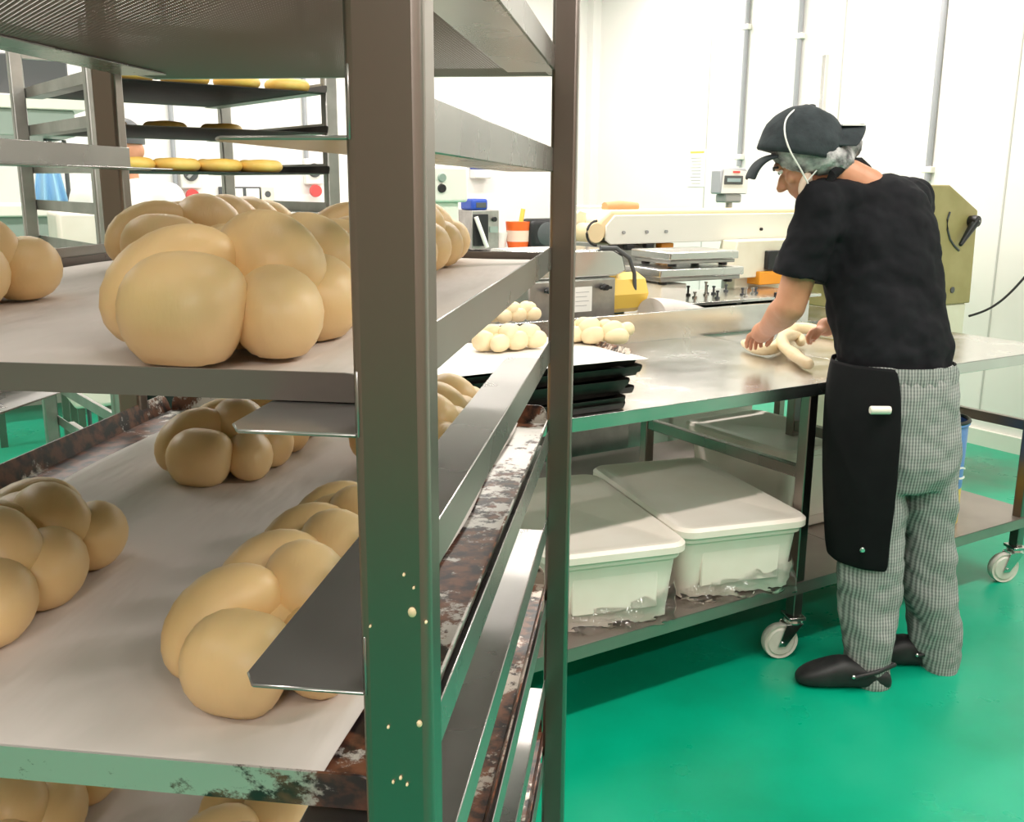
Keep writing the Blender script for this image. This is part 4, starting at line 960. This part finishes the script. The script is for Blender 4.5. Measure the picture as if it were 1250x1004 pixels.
# cap worn over a hairnet
cc = A(977, 188, 3.15); RC = Matrix.Rotation(math.radians(10), 3, 'Y')
mb = MB(); mb.ball(cc, (.137, .120, .145), RC, 36, 18, z0=-.05)
cp = mb.build('cap', 'cap', bk, mods=(clouds(.012, .05, 'cap_folds'),), angle=180)
MB().ball(cc+RC @ Vector((0, 0, .145)), (.012, .012, .006)).build('cap_button', 'cap', cp)
v = []; n1, n2 = 12, 12                                   # large bill pointing right
for j in range(n1+1):
    for i in range(n2+1):
        a = -1.15+2.3*i/n2; r_ = j/n1; x = .085+.105*r_*math.cos(a*.9); y = (.098+.012*r_)*math.sin(a)*1.0
        v.append(tuple(cc+Vector((x, y, .078-7.0*y*y+.012*r_))))
mb = MB(); mb.add(v, [(j*(n2+1)+i, j*(n2+1)+i+1, (j+1)*(n2+1)+i+1, (j+1)*(n2+1)+i) for j in range(n1) for i in range(n2)])
bl = mb.build('bill', 'cap', cp, mods=(solid(.006), sub(1)))
MB().box(.11, .178, -.045, .0, .083, .087).build('white_patch', 'label', bl).location = cc
v = []                                                    # thin curved visor over the face
pts = bez(A(944, 190, 3.15), A(920, 193, 3.15), A(912, 218, 3.15), 10)
for j in range(9):
    w_ = -1+2*j/8; 
    for i, p in enumerate(pts): u = i/10; v.append(tuple(Vector(p)+Vector((.012*w_*w_*u, w_*(.075-.02*u), -.006*w_*w_))))
mb = MB(); mb.add(v, [(j*11+i, j*11+i+1, (j+1)*11+i+1, (j+1)*11+i) for j in range(8) for i in range(10)])
mb.build('visor', 'cap', cp, mods=(solid(.009), sub(1)))
mb = MB(); mb.ball(A(992, 191, 3.15), (.128, .112, .068), Matrix.Rotation(math.radians(8), 3, 'Y'), 30, 16); mb.ball(A(1030, 178, 3.17), (.055, .06, .05))
mb.build('hairnet', 'hairnet', bk, mods=(remesh(.006, 3), clouds(.010, .02, 'net_puffs')), angle=180)
sp = [A(985, 224, 3.07), A(975, 205, 3.055), A(964, 186, 3.045), A(957, 165, 3.05), A(958, 147, 3.075), A(968, 135, 3.12), A(980, 130, 3.18)]
sq = []
for i in range(len(sp)-1):
    p0, p1, p2, p3 = sp[max(i-1, 0)], sp[i], sp[i+1], sp[min(i+2, len(sp)-1)]
    for k in range(6): t = k/6; sq.append(.5*((2*p1)+(p2-p0)*t+(2*p0-5*p1+4*p2-p3)*t*t+(3*p1-p0-3*p2+p3)*t**3)+Vector((0, -.012, 0)))
MB().tube(sq, .0026, 8).build('mask_elastic', 'label', bk)
MB().tube([A(985, 222, 3.07), A(997, 208, 3.06)], .0022, 8).build('mask_elastic', 'label', bk)
MB().ball(A(983, 226, 3.085), (.020, .012, .040), Matrix.Rotation(.2, 3, 'Y')).build('face_mask', 'mask', bk)
for s in (-1, 1):
    e_ = MB().ball(H(s*.034, .086, .004), (.012, .008, .006), RH).build('eye', 'label', bk)
    MB().tube([H(s*.018, .100, .020), H(s*.036, .097, .026), H(s*.052, .086, .020)], .004, 8).build('eyebrow', 'hair', bk)
    MB().ball(H(s*.034, .0925, .003), (.0055, .003, .005), RH).build('iris', 'hair', e_)
# white handled scraper in the apron pocket
sc_ = thing('dough_scraper', 'white handle sticking out of the baker\'s apron pocket', 'scraper', at(1070, 501, 2.832), 0)
MB().tube([(-.02, 0, 0), (.042, -.0, 0)], .0125, 14, True).build('handle', 'plastic_w', sc_, bevel=.004)
# dough ropes being plaited
def rope(lab, pts, r, taper=True):
    P = [onz(x, y, .893+r+h) for x, y, h in pts]; b0 = Vector((P[0].x, P[0].y, .893)); n = len(P); Q = []
    for i in range(n-1):                                     # Catmull-Rom
        p0, p1, p2, p3 = P[max(i-1, 0)], P[i], P[i+1], P[min(i+2, n-1)]
        for k in range(8):
            t = k/8; Q.append(.5*((2*p1)+(p2-p0)*t+(2*p0-5*p1+4*p2-p3)*t*t+(3*p1-p0-3*p2+p3)*t**3))
    Q.append(P[-1]); m = len(Q); R_ = [r*(1-abs(2*i/(m-1)-1)**9*.97)**.5*(1+.07*math.sin(i*.5)) for i in range(m)]
    o = MB().tube([q_-b0 for q_ in Q], R_, 16, True, .95).build('dough_rope', 'dough_pale', angle=180); tag(o, lab, 'dough', None, b0)
rope('pale dough rope looping between the baker\'s hands', [(1022, 408, .0), (1003, 404, 0), (983, 401, .004), (966, 401, .008), (957, 410, .012), (951, 421, .006), (938, 427, 0), (920, 424, 0), (907, 418, 0)], .0235)
rope('pale dough rope ending free on the steel table in front of the baker', [(990, 446, 0), (980, 441, 0), (968, 432, .002), (958, 424, .014), (955, 415, .028), (963, 410, .03), (975, 412, .01), (978, 420, .0)], .0225)
